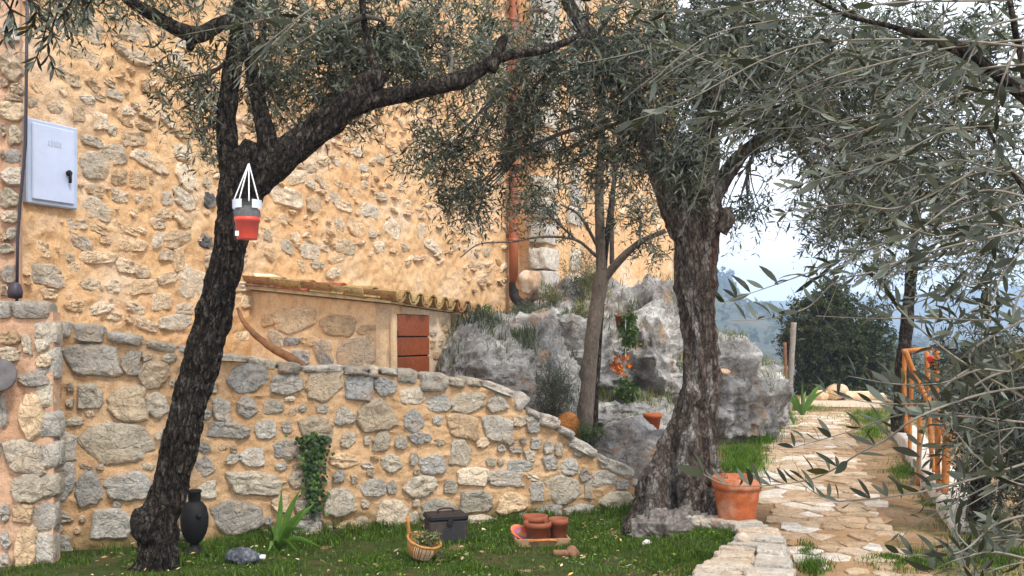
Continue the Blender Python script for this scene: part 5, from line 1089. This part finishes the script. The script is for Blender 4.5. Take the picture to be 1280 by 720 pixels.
# ------------------------------------------------------------------ grass
def blades(XY, Z, h, wd, lean=.6):
    n = len(XY); a = NR.uniform(0, 6.283, n); f = NR.uniform(0, 6.283, n); D = np.stack([np.cos(a), np.sin(a), 0 * a], 1); S = np.stack([-np.sin(f), np.cos(f), 0 * f], 1)
    B = np.c_[XY, Z]; l = (lean * NR.random(n))[:, None] * h[:, None]; up = A([0, 0, 1.]); w_ = wd[:, None]
    m = B + up * h[:, None] * .55 + D * l * .3; t = B + up * h[:, None] * (1 - .25 * (l / h[:, None])) + D * l
    V = np.stack([B - S * w_, B + S * w_, m - S * w_ * .75, m + S * w_ * .75, t], 1).reshape(-1, 3); k = np.arange(n)[:, None] * 5
    return V, [np.concatenate([k + A([[0, 1, 3, 2]])]), np.concatenate([k + A([[2, 3, 4]])])]
n = 210000; XY = np.c_[NR.uniform(-3.45, 1.75, n), NR.uniform(5.7, 8.95, n)]; ok = lawn_ok(XY[:, 0], XY[:, 1]); XY = XY[ok]
den = fbm(np.c_[XY * 1.6, XY[:, :1] * 0], 31, 3); clump = fbm(np.c_[XY * 7, XY[:, :1] * 0], 37, 2); keep = NR.random(len(XY)) < np.clip(.85 + 1.7 * den + .5 * clump, .1, 1) * np.where((XY[:, 0] < -2.7), .35, 1); XY = XY[keep]; clump = clump[keep]
wd_ = -((XY[:, 0] - GW.p0[0]) * -GW.n[0] + (XY[:, 1] - GW.p0[1]) * -GW.n[1])
hh = NR.uniform(.022, .055, len(XY)) * (1 + .8 * np.clip(clump, -.5, 1)) * (1 + 1.5 * np.exp(-wd_ / .15)); lv_, lf_ = blades(XY, gz(XY[:, 0], XY[:, 1]), hh, NR.uniform(.0018, .0036, len(XY)), .9)
ob('grass', lv_, lf_, M_grass, kind='stuff', label='short green lawn grass in front of the garden wall', cat='grass', loc=(-1, 7, 0))
# clover like low leaves in the lawn
n = 9000; XY = np.c_[NR.uniform(-3.3, 1.7, n), NR.uniform(5.8, 8.8, n)]; XY = XY[lawn_ok(XY[:, 0], XY[:, 1])]; XY = XY[fbm(np.c_[XY * 2.2, XY[:, :1] * 0], 77, 2) > .05]; n = len(XY)
P = np.c_[XY, gz(XY[:, 0], XY[:, 1]) + NR.uniform(.01, .035, n)]; V_, F_ = leaf_mesh(P, np.c_[NR.normal(size=(n, 2)), NR.uniform(0, .5, n)], np.c_[NR.normal(size=(n, 2)) * .4, np.ones(n)], NR.uniform(.012, .03, n), .6)
ob('clover', V_, F_, M_grassb, kind='stuff', label='low clover leaves scattered through the lawn', cat='ground cover', loc=(-1, 7, 0))
def patch(lab, pts, n, hr, mat, name='grass', z0=0.0):
    XY = []
    for px, py, rx, ry, wt in pts:
        k = int(n * wt); a = NR.uniform(0, 6.283, k); r = np.abs(NR.normal(0, .62, k)); q = np.stack([gp(px + rx * np.cos(t) * s, max(py + ry * np.sin(t) * s, 470), z0) for t, s in zip(a, r)]) if k else np.zeros((0, 3)); XY.append(q[:, :2])
    XY = np.concatenate(XY); n_ = fbm(np.c_[XY * 5, XY[:, :1] * 0], 41, 3); kp = n_ > NR.uniform(-.5, .25, len(n_)); XY = XY[kp]; n_ = n_[kp]; z = gz(XY[:, 0], XY[:, 1]); V_, F_ = blades(XY, z, NR.uniform(*hr, len(XY)) * np.clip(.75 + 1.2 * n_, .3, 1.5), NR.uniform(.002, .004, len(XY)), .9)
    ob(name, V_, F_, mat, kind='stuff', label=lab, cat='grass')
patch('bright tall grass between the old olive and the path', [(928, 575, 30, 16, .5), (925, 590, 24, 10, .2), (950, 548, 20, 10, .3), (975, 525, 22, 10, .3)], 16000, (.06, .17), M_grassb)
patch('green grass strip along both sides of the path end', [(1085, 522, 40, 10, .5), (985, 530, 16, 8, .2), (1000, 512, 40, 5, .3), (1090, 540, 25, 12, .3)], 12000, (.05, .12), M_grassb)
patch('sparse grass tufts on bare earth beside the paving', [(1130, 590, 22, 14, .3), (1155, 628, 14, 7, .2), (1008, 690, 14, 10, .14), (1018, 712, 20, 10, .12), (1150, 705, 40, 12, .35), (1110, 700, 30, 10, .15), (1140, 560, 14, 10, .15), (1230, 650, 45, 26, .9), (1250, 700, 50, 20, .5)], 9000, (.03, .08), M_grass)
patch('grass tufts inside the kerb around the olive root', [(920, 655, 26, 12, .4), (905, 675, 30, 14, .5), (935, 668, 14, 10, .3), (895, 690, 30, 12, .4)], 12000, (.03, .09), M_grass, z0=.15)

# tufts and dry grass caught in the ledges of the outcrop
tp = []
for Vr in ROCKV:
    du = np.roll(Vr, -1, 0) - Vr; dv = np.roll(Vr, -1, 1) - Vr; nn = nrm(np.cross(dv, du)); nn *= np.sign((nn * (Vr - Vr.mean((0, 1)))).sum(-1, keepdims=True))
    p = Vr.reshape(-1, 3); ok = (nn.reshape(-1, 3)[:, 2] > .45) & (fbm(p * 1.7, 66, 3) > .12) & (p[:, 2] > .2); p = p[ok]
    if len(p): tp.append(p[NR.integers(0, len(p), min(len(p) * 2, 1500))])
tp = np.concatenate(tp) + NR.normal(0, .04, (sum(len(q) for q in tp), 3)) * A([1, 1, .2]); V_, F_ = blades(tp[:, :2], tp[:, 2] - .02, NR.uniform(.06, .22, len(tp)), NR.uniform(.003, .007, len(tp)), .9)
half = len(tp) // 2
ob('grass', V_[:half * 5], [F_[0][:half], F_[1][:half]], M_greygreen, kind='stuff', label='grey green tufts growing in the crevices of the outcrop', cat='grass', loc=(2, 14, .5))
ob('grass', V_[half * 5:], [F_[0][half:] - half * 5, F_[1][half:] - half * 5], M_yellowgreen, kind='stuff', label='dry yellowish grass on the ledges of the outcrop', cat='grass', loc=(2, 14, .5))

# ------------------------------------------------------------------ hanging red pot
hb0 = at(309, 300, 6.34)
hg = thing('hanging_pot', 'red flower pot in a clear plastic sleeve hung by white cords on the olive', 'plant pot', hb0); s = 6.34 / F
V_, F_ = lathe([(0, .003), (.062, .003), (.065, .01), (.076, .115), (.081, .115), (.083, .145), (.075, .145), (.07, .12), (0, .12)], 32); ob('pot', V_ + hb0, F_, M_red, hg)
V_, F_ = lathe([(0, .065), (.05, .062), (.076, .05), (.084, .03), (.082, -.01)], 30); V_[:, 2] += .012 * vn(V_ * 60, 3); ob('soil', V_ + hb0 + A([0, 0, .148]), F_, M_trapfill, hg)
V_, F_ = lathe([(.083, -.004), (.0855, .02), (.094, .255)], 32); ob('sleeve', V_ + hb0, F_, M_sleeve, hg)
for a0, a1, h in ((2.8, 4.6, .255), (5.3, 6.4, .255)):
    th = np.linspace(a0, a1, 10); V = np.stack([A([math.cos(t) * .0925, math.sin(t) * .0925, z]) for t in th for z in (.20, h)]); ob('sleeve_tab', V + hb0, grid_faces(10, 2), M_frost, hg)
apex = at(311, 204, 6.42)
for a in (3.5, 4.35, 5.1, 5.95):
    V_, F_ = tube(np.linspace(hb0 + A([math.cos(a) * .088, math.sin(a) * .088, .24]), apex, 6), .0045, 6); ob('cord', V_, F_, M_string, hg)
V_, F_ = bevbox(.012, .002, .016, .0015); ob('price_tag', V_ + hb0 + A([-.045, -.075, .035]), F_, M_whiteplastic, hg, False)
V_, F_ = tube(np.stack([apex + A([0, -.01, .004]), apex + A([0, .06, .012]), apex + A([0, .2, .01])]), .006, 6); ob('hook', V_, F_, M_black, hg)

# ------------------------------------------------------------------ objects on the lawn
ju = gp(243, 694); Yj = ju[1]
jar = thing('black_urn', 'black rounded metal urn with short neck standing behind the dark trunk', 'urn', ju)
V_, F_ = lathe([(0, .0), (.075, 0), (.07, .03), (.035, .06), (.03, .085), (.06, .11), (.085, .16), (.098, .22), (.1, .28), (.088, .345), (.06, .385), (.042, .395)], 28); ob('body', V_ + ju, F_, M_black, jar)
V_, F_ = lathe([(.042, .39), (.044, .40), (.046, .455), (.052, .462), (.052, .475), (.04, .475), (.038, .40)], 20); ob('neck', V_ + ju, F_, M_black, jar)
V_, F_ = lathe([(0, 0), (.02, 0), (.02, .02), (0, .025)], 10); ob('knob', V_ @ rotm('X', math.pi / 2).T + ju + A([.06, -.075, .30]), F_, M_black, jar)
# crumpled black and white litter in the grass
cr_ = gp(306, 706); lt = thing('torn_bag', 'crumpled black bag with white plastic ends lying in the grass', 'bag', cr_)
V_, F_ = boulder(cr_ + A([0, 0, .05]), (.085, .05, .045), 61, 36, 26, .55, 1.6); ob('bag', V_, F_, simple('black_speckled', (.03, .035, .045), .4, .5, 60, .5, .6, (.22, .24, .28), 40), lt, False)
for dx, l in ((-.085, .05), (.1, .09)):
    V_, F_ = tube(np.linspace(cr_ + A([dx - l / 2, -.01, .06]), cr_ + A([dx + l / 2, -.005, .055]), 4), .017, 10); ob('tube', V_, F_, M_whiteplastic, lt)
# wicker basket with plant, tipped
ba = gp(524, 704); bk = thing('wicker_basket', 'tilted round wicker basket with a green plant on the lawn', 'basket', ba); Rm = rotm('Y', .28) @ rotm('X', .2); c0 = ba + A([0, 0, .035])
prof = [(0, 0), (.05, 0), (.085, .03), (.108, .08), (.118, .135), (.112, .135), (.10, .08), (.08, .035), (0, .03)]
V_, F_ = lathe(prof, 40); V_[:, :2] *= (1 + .025 * np.cos(np.arctan2(V_[:, 1], V_[:, 0]) * 20) * np.cos(V_[:, 2] * 300))[:, None]; ob('bowl', V_ @ Rm.T + c0, F_, M_wicker, bk)
th = np.linspace(0, 2 * math.pi, 40); V_, F_ = tube(np.stack([np.cos(th) * .119, np.sin(th) * .119, .14 + 0 * th], 1), .0095, 8, False, lambda t, a, r, p: .002 * np.cos(a * 260 + t * 2)); ob('rim', V_ @ Rm.T + c0, F_, M_wicker, bk)
V_, F_ = tube(np.linspace(A([-.11, .02, .13]), A([-.16, .04, .26]), 5), .012, 8); ob('handle', V_ @ Rm.T + c0, F_, M_straw, bk)
mL, mT, en = crown_data([(c0 + Rm @ A([0, 0, .155]), (.10, .09, .045), 60)], .032, 6, (.05, .12), (-.1, .5), .4); mL2, mT2, _ = crown_data([(c0 + A([.16, -.03, .03]), (.03, .03, .05), 10)], .03, 6, (.06, .12), (.3, .8), .4); mL.add(*mL2.get()); mT.add(*mT2.get()); ob('plant', *mL.get(), M_yellowgreen, bk, False); ob('stem', *mT.get(), M_twig, bk)
dk = MB()
for k in range(14):
    a = -1.9 + k * .085 + R.gauss(0, .03); P_ = [A([math.cos(a) * r, math.sin(a) * r, z]) for r, z in ((.121, .135), (.123 + R.uniform(0, .006), .1), (.112, .06), (.098, .035))]; dk.add(*tube(spline(P_, 8), .0028, 5, False))
V_, F_ = dk.get(); ob('dangling_root', V_ @ Rm.T + c0, F_, M_log, bk)
# old black metal box with handle
bx = gp(557, 678); tbx = thing('metal_box', 'old rusty black metal box with lid and carrying handle against the garden wall', 'box', bx); Rz = rotm('Z', .30); s_ = bx[1] / F
hx, hy, hz = 24 * s_, .105, 15 * s_
V_, F_ = bevbox(hx, hy, hz, .012); ob('body', V_ @ Rz.T + bx + A([0, 0, hz]), F_, M_gunmetal, tbx, False)
V_, F_ = bevbox(hx + .008, hy + .008, .024, .014); V_[:, 2] += np.where(V_[:, 2] > 0, .008 * (1 - (V_[:, 0] / hx) ** 2), 0); lid = ob('lid', V_ @ Rz.T + bx + A([0, 0, 2 * hz + .02]), F_, M_rustblack, tbx, False)
V_, F_ = tube(spline([(-.06, 0, 0), (-.055, 0, .022), (0, 0, .028), (.055, 0, .022), (.06, 0, 0)], 16), .008, 8); ob('handle', V_ @ Rz.T + bx + A([0, 0, 2 * hz + .05]), F_, M_rustblack, lid)
V_, F_ = bevbox(.018, .006, .022, .003); ob('latch', V_ @ Rz.T + bx + Rz @ A([.01, -hy - .014, 2 * hz - .012]), F_, M_rustblack, tbx, False)
# three pots in a wooden tray
ty = gp(678, 684); tr = thing('wooden_tray', 'small weathered wooden tray holding three clay pots on the lawn', 'tray', ty); Rz = rotm('Z', .12)
V_, F_ = bevbox(.20, .14, .008, .003); ob('bottom', V_ @ Rz.T + ty + A([0, .1, .012]), F_, M_traywood, tr, False)
for x, y, hx_, hy_ in ((0, -.04, .2, .008), (0, .24, .2, .008), (-.2, .1, .008, .13), (.2, .1, .008, .13)):
    V_, F_ = bevbox(hx_, hy_, .032, .003); ob('side_board', V_ @ Rz.T + ty + Rz @ A([x, y, .04]), F_, M_traywood, tr, False)
V_, F_ = tube(spline([(-.1, -.055, .055), (-.07, -.07, .065), (0, -.075, .068), (.07, -.07, .065), (.1, -.055, .055)], 16), .011, 10); ob('handle', V_ @ Rz.T + ty, F_, M_pole, tr)
potp = [(0, 0), (.72, 0), (.75, .06), (.9, 1.18), (1.0, 1.18), (1.02, 1.6), (.9, 1.6), (.86, 1.2), (.7, .12), (0, .12)]
for dx, dy, r, h, lab in ((-.035, .03, .105, .105, 'clay pot with pale rim at the front of the wooden tray'), (-.05, .17, .095, .118, 'darker clay pot half hidden behind the front pot in the tray'), (.125, .08, .075, .115, 'narrow clay pot at the end of the wooden tray')):
    V_, F_ = lathe([(a * r, b * h) for a, b in potp], 32, .008, 2); ob('clay_pot', V_ + ty + A([dx, dy, .022]), F_, M_terradark, label=lab, cat='plant pot', group='clay pots in the wooden tray')
# painted plate
pl_ = gp(652, 680); V_, F_ = lathe([(0, .0), (.06, .0), (.095, .014), (.1, .018), (.095, .02), (.06, .008), (0, .008)], 32); Rm = rotm('Y', .40) @ rotm('X', .35)
mt = MT('painted_plate'); tcd = mt.n('ShaderNodeTexCoord').outputs['Object']; dist = mt.n('ShaderNodeVectorMath'); dist.operation = 'LENGTH'; mt.l(tcd, dist.inputs[0])
mt.done(mt.mix(mt.ramp(mt.noise(26, 3), [(.5, 0.0), (.56, 1.0)]), mt.ramp(dist.outputs['Value'], [(.03, (.55, .30, .10)), (.05, (.10, .12, .42)), (.07, (.62, .09, .03)), (.1, (.66, .20, .06))]), (.60, .10, .03)), .3, None, .5)
po = ob('painted_plate', V_ @ Rm.T + pl_ + A([0, 0, .075]), F_, mt.m, None, label='red painted plate tilted in the grass beside the tray', cat='plate', loc=pl_ + A([0, 0, .075]))
# broken branch stump
bs = gp(706, 697); sb = thing('wood_offcut', 'short brown wood offcut with knob end lying on the lawn', 'wood', bs)
V_, F_ = tube(np.linspace(bs + A([-.085, -.01, .035]), bs + A([.04, 0, .03]), 12), np.linspace(.024, .03, 12), 14, True, bark(.08, 6)); ob('stick', V_, F_, M_brownwood, sb)
V_, F_ = boulder(bs + A([.06, 0, .035]), (.035, .035, .042), 9, 26, 20, .25); ob('knob', V_, F_, M_brownwood, sb)
# dropped leaves and bits on the lawn
V = MB()
for k in range(420):
    q = A([R.uniform(-2.9, 1.2), R.uniform(6.3, 8.6)])
    if lawn_ok(A([q[0]]), A([q[1]]))[0]: V.add(*leaf_mesh(A([[q[0], q[1], .045]]), NR.normal(size=(1, 3)) * A([1, 1, .25]), NR.normal(size=(1, 3)) * .5 + A([0, 0, 1.]), [R.uniform(.02, .05)], R.uniform(.22, .5), True))
ob('fallen_leaves', *V.get(), leaf_mat('dry_leaf', (.30, .20, .10), (.50, .40, .26), (.5, .4, .25), .7), kind='stuff', label='dry fallen leaves scattered over the lawn', cat='leaves', loc=(-1, 7, 0))
# big terracotta pot on the kerb end
bp = gp(921, 648, .19); pot = thing('plant_pot', 'large orange terracotta pot standing at the end of the kerb wall', 'plant pot', bp); r = .185
V_, F_ = lathe([(0, 0), (.135, 0), (.14, .01), (.152, .09), (.158, .13), (.163, .14), (.170, .21), (.174, .235), (.186, .238), (.190, .258), (.190, .318), (.183, .325), (.172, .318), (.165, .25), (0, .25)], 48, .006, 5); ob('pot', V_ + bp, F_, M_terra, pot)
V_, F_ = lathe([(0, .012), (.1, .008), (.168, -.004), (.1685, -.01)], 24); V_[:, 2] += .01 * vn(V_ * 40, 2); ob('soil', V_ + bp + A([0, 0, .262]), F_, M_soilp, pot)
for k in range(9):
    a = R.uniform(0, 6.28); q = bp + A([math.cos(a) * .09, math.sin(a) * .09, .26]); V_, F_ = tube(spline([q, q + A([R.gauss(0, .02), R.gauss(0, .02), .06]), q + A([R.gauss(0, .05), R.gauss(0, .05), R.uniform(.08, .14)])], 8), .003, 5); ob('dry_stem', V_, F_, M_brownwood, pot)
# round stone bowl on the near wall end
sb0 = PW.pt(PW.hit(7, 470)[0], PW.hit(7, 470)[1], .1); dsk = thing('wall_bowl', 'round grey stone disc on the face of the squared wall end', 'ornament', sb0)
V_, F_ = lathe([(0, .0), (.10, .0), (.115, .012), (.118, .03), (.108, .038), (.0, .03)], 36); Rm = rotm('Z', PW.ang) @ rotm('X', 1.25); ob('disc', V_ @ Rm.T + sb0, F_, simple('grey_slate', (.12, .11, .112), .85, .3, 14, .2, .7), dsk)
V_, F_ = tube(np.linspace(sb0 + A([-.06, .0, -.08]), sb0 + A([-.06, .02, -.2]), 4), .03, 10); ob('bracket', V_, F_, M_pipe, dsk)

# ------------------------------------------------------------------ pole railing, post, logs
rl = thing('pole_railing', 'rustic railing of orange varnished round poles beside the low wall', 'railing', gp(1178, 632))
for pts, w_, Yr in (([(1180, 634), (1182, 590), (1184, 536)], 12, 9.3), ([(1174, 622), (1172, 580), (1173, 530)], 8, 9.4), ([(1131, 438), (1143, 468), (1162, 508), (1184, 550)], 9, 9.6), ([(1131, 440), (1130, 480), (1133, 540)], 7, 10.2), ([(1148, 606), (1149, 560), (1150, 500)], 7, 10.6), ([(1158, 440), (1161, 500), (1164, 560), (1168, 590)], 7, 10.4), ([(1171, 436), (1171, 500), (1172, 560)], 8, 10.0), ([(1128, 439), (1150, 437), (1175, 434)], 7, 9.7), ([(1140, 470), (1138, 520), (1137, 570)], 6, 10.9)):
    V_, F_ = tube(spline([at(x, y, Yr) for x, y in pts], 24), w_ * .8 / 2 / F * Yr, 14, True, lambda th, ar, r, p: .08 * r * vn(p * 14, 5) + .05 * r * vn(p * 40, 6)); ob('pole', V_, F_, M_pole, rl)
rd = at(1164, 450, 10.1); V_, F_ = lathe([(0, -.07), (.02, -.06), (.06, .0), (.066, .03), (.045, .06), (.01, .066), (0, .066)], 20, .08, 3); orn = thing('red_ornament', 'small red heart shaped ornament hanging on the pole railing', 'ornament', rd)
ob('body', V_ * A([.75, .5, .75]) + rd, F_, M_red, orn); V_, F_ = tube(np.linspace(rd + A([0, 0, .06]), rd + A([0, 0, .13]), 3), .004, 5); ob('cord', V_, F_, M_string, orn)
ps = gp(988, 516); wp = thing('wooden_post', 'weathered grey wooden post standing in front of the dark bush', 'post', ps); Yp = ps[1]
V_, F_ = tube(spline([at(986, 520, Yp), at(989, 460, Yp), at(992, 403, Yp)], 30), 3.8 / F * Yp, 12, True, bark(.08, 9)); ob('stake', V_, F_, M_greywood, wp)
V_, F_ = tube(spline([at(983, 520, Yp), at(982, 470, Yp), at(981, 428, Yp)], 20), 2.6 / F * Yp, 8, True, bark(.08, 10)); ob('thin_stake', V_, F_, M_brownwood, wp)
ob('gravel_strip', np.stack([gp(1000, 508) + A([0, 0, .006]), gp(1108, 510) + A([0, 0, .006]), gp(1100, 499) + A([0, 0, .006]), gp(1000, 498) + A([0, 0, .006])]), A([[0, 1, 2, 3]]), simple('pale_gravel', (.52, .42, .31), .95, .3, 30, .1, .9), kind='structure')
for px, py, w_, h_, lab, a in ((1030, 494, 24, 14, 'smallest pale log at the post end of the log row', .5), (1047, 490, 26, 20, 'thick tan log stacked highest in the log row', .9), (1074, 496, 40, 15, 'long whitish log in the middle of the log row', .1), (1098, 497, 18, 12, 'grey log stub closing the log row near the railing', .7)):
    Yl = 24.5; c = at(px, py, Yl); l = w_ / F * Yl / 2; r = h_ / F * Yl / 2; d = A([math.cos(a), math.sin(a) * .9, 0]); t = thing('log', lab, 'log', c - A([0, 0, r]), 'cut logs at the end of the path')
    V_, F_ = tube(np.linspace(c - d * l, c + d * l, 14), r, 20, False, bark(.12, int(px))); ob('bark', V_, F_, M_log, t)
    V_, F_ = tube(np.stack([c - d * (l + .004), c + d * (l + .004)]), r * .96, 16, True); ob('cut_end', V_, F_, M_logend, t)

# ------------------------------------------------------------------ far hills and their trees
def hill(name, Y0, Y1, Xr, ridge, seed, mat, base=-40, amp=4):
    xs = np.linspace(*Xr, 120); ys = np.linspace(Y0, Y1, 60); X, Yq = np.meshgrid(xs, ys, indexing='ij'); f = (Yq - Y0) / (Y1 - Y0); pr = np.sin(np.clip(f / .62, 0, 1) * math.pi / 2) ** 1.2 * (1 - .5 * sm(.7, 1, f))
    z = base + (ridge(X) - base) * pr + amp * fbm(np.stack([X, Yq, X * 0], -1).reshape(-1, 3) * (6 / (Y1 - Y0)), seed, 5).reshape(X.shape) * f
    ob(name, np.stack([X, Yq, z], -1).reshape(-1, 3), grid_faces(120, 60), mat, kind='structure', loc=((Xr[0] + Xr[1]) / 2, Y0, base)); return xs, ys, z
def hill_mat(name, a, b): 
    m = MT(name); return m.done(m.ramp(m.noise(.12, 6, .65), [(.35, a), (.65, b)]), .95, m.bump(m.noise(.4, 5, .6), 1.0, 2.0), .1)
hx_, hy_, hz_ = hill('hill', 200, 760, (-80, 660), lambda X: np.interp(X, [-80, 68, 110, 132, 152, 194, 260, 660], [66, 42, 19, 13, 7, 0, -8, -18]), 3, hill_mat('wooded_hill', (.045, .06, .025), (.12, .10, .05)), -34, 4)
hill('mountain', 800, 1500, (-500, 1280), lambda X: np.interp(X, [-500, 240, 400, 560, 680, 840, 1280], [50, 36, 48, 62, 66, 60, 66]), 8, hill_mat('far_mountain', (.05, .065, .04), (.12, .12, .09)), -40, 12)
for k, (px, py, Y, w_, h_) in enumerate(((904, 352, 275, 30, 34), (916, 372, 270, 22, 24), (943, 388, 272, 26, 18), (962, 392, 274, 20, 18), (928, 396, 262, 22, 18), (975, 402, 270, 20, 16), (892, 372, 268, 24, 22))):
    labs = ['tallest hazy pine with round head on the far hill', 'hazy pine just below the tallest one on the hill', 'broad low hazy tree in the middle of the hill crest', 'round hazy tree where the crest begins to drop', 'hazy tree below the crest under the broad one', 'last hazy tree on the crest beside the dark bush', 'hazy pine half hidden by the old olive trunk']
    Y *= 2; t = thing('pine_tree', labs[k], 'tree', at(px, py + h_ + 25, Y), 'hazy trees on the far hill'); cl = [pxcl(px, py, Y, w_ / 2, h_ / 2, w_ / 2 / F * Y, 110), pxcl(px + w_ * .2, py + h_ * .35, Y, w_ * .4, h_ * .35, 2, 60)]
    mL, mT, en = crown_data(cl, 2.0, 6, (2.0, 4.4), (-.1, .3), .5); ob('crown', *mL.get(), M_bushleaf, t, False); V_, F_ = tube(spline([at(px, py + h_ + 40, Y), at(px + 1, py + h_ * .5, Y), at(px, py, Y)], 10), .3, 8); ob('trunk', V_, F_, M_barkdark, t)
n = 2600; ii = NR.integers(8, 110, n); jj = NR.integers(6, 38, n); P = np.stack([hx_[ii] + NR.normal(0, 1.5, n), hy_[jj] + NR.normal(0, 2, n), hz_[ii, jj] + .5], 1)
fo = MB()
for q in range(6): fo.add(*leaf_mesh(P + NR.normal(size=(n, 3)) * A([3, 3, 2.]), NR.normal(size=(n, 3)), NR.normal(size=(n, 3)), NR.uniform(2, 5, n), .7))
ob('woods', *fo.get(), M_bushleaf, kind='stuff', label='hazy scrub woods covering the far hillside', cat='woods', loc=(100, 200, -20))

# ------------------------------------------------------------------ air
hv = bpy.data.materials.new('haze'); hv.use_nodes = True; hn = hv.node_tree; hn.nodes.clear(); ho = hn.nodes.new('ShaderNodeOutputMaterial'); pv = hn.nodes.new('ShaderNodeVolumePrincipled')
pv.inputs['Color'].default_value = (.52, .72, 1.0, 1); pv.inputs['Density'].default_value = .0010; pv.inputs['Anisotropy'].default_value = .2; hn.links.new(pv.outputs[0], ho.inputs['Volume'])
V_, F_ = box(-820, 1300, -60, 1560, -62, 100); o = ob('haze', V_, F_, hv, kind='stuff', label='thin blue haze filling the valley air', cat='haze', loc=(0, 0, -62), smooth=False)
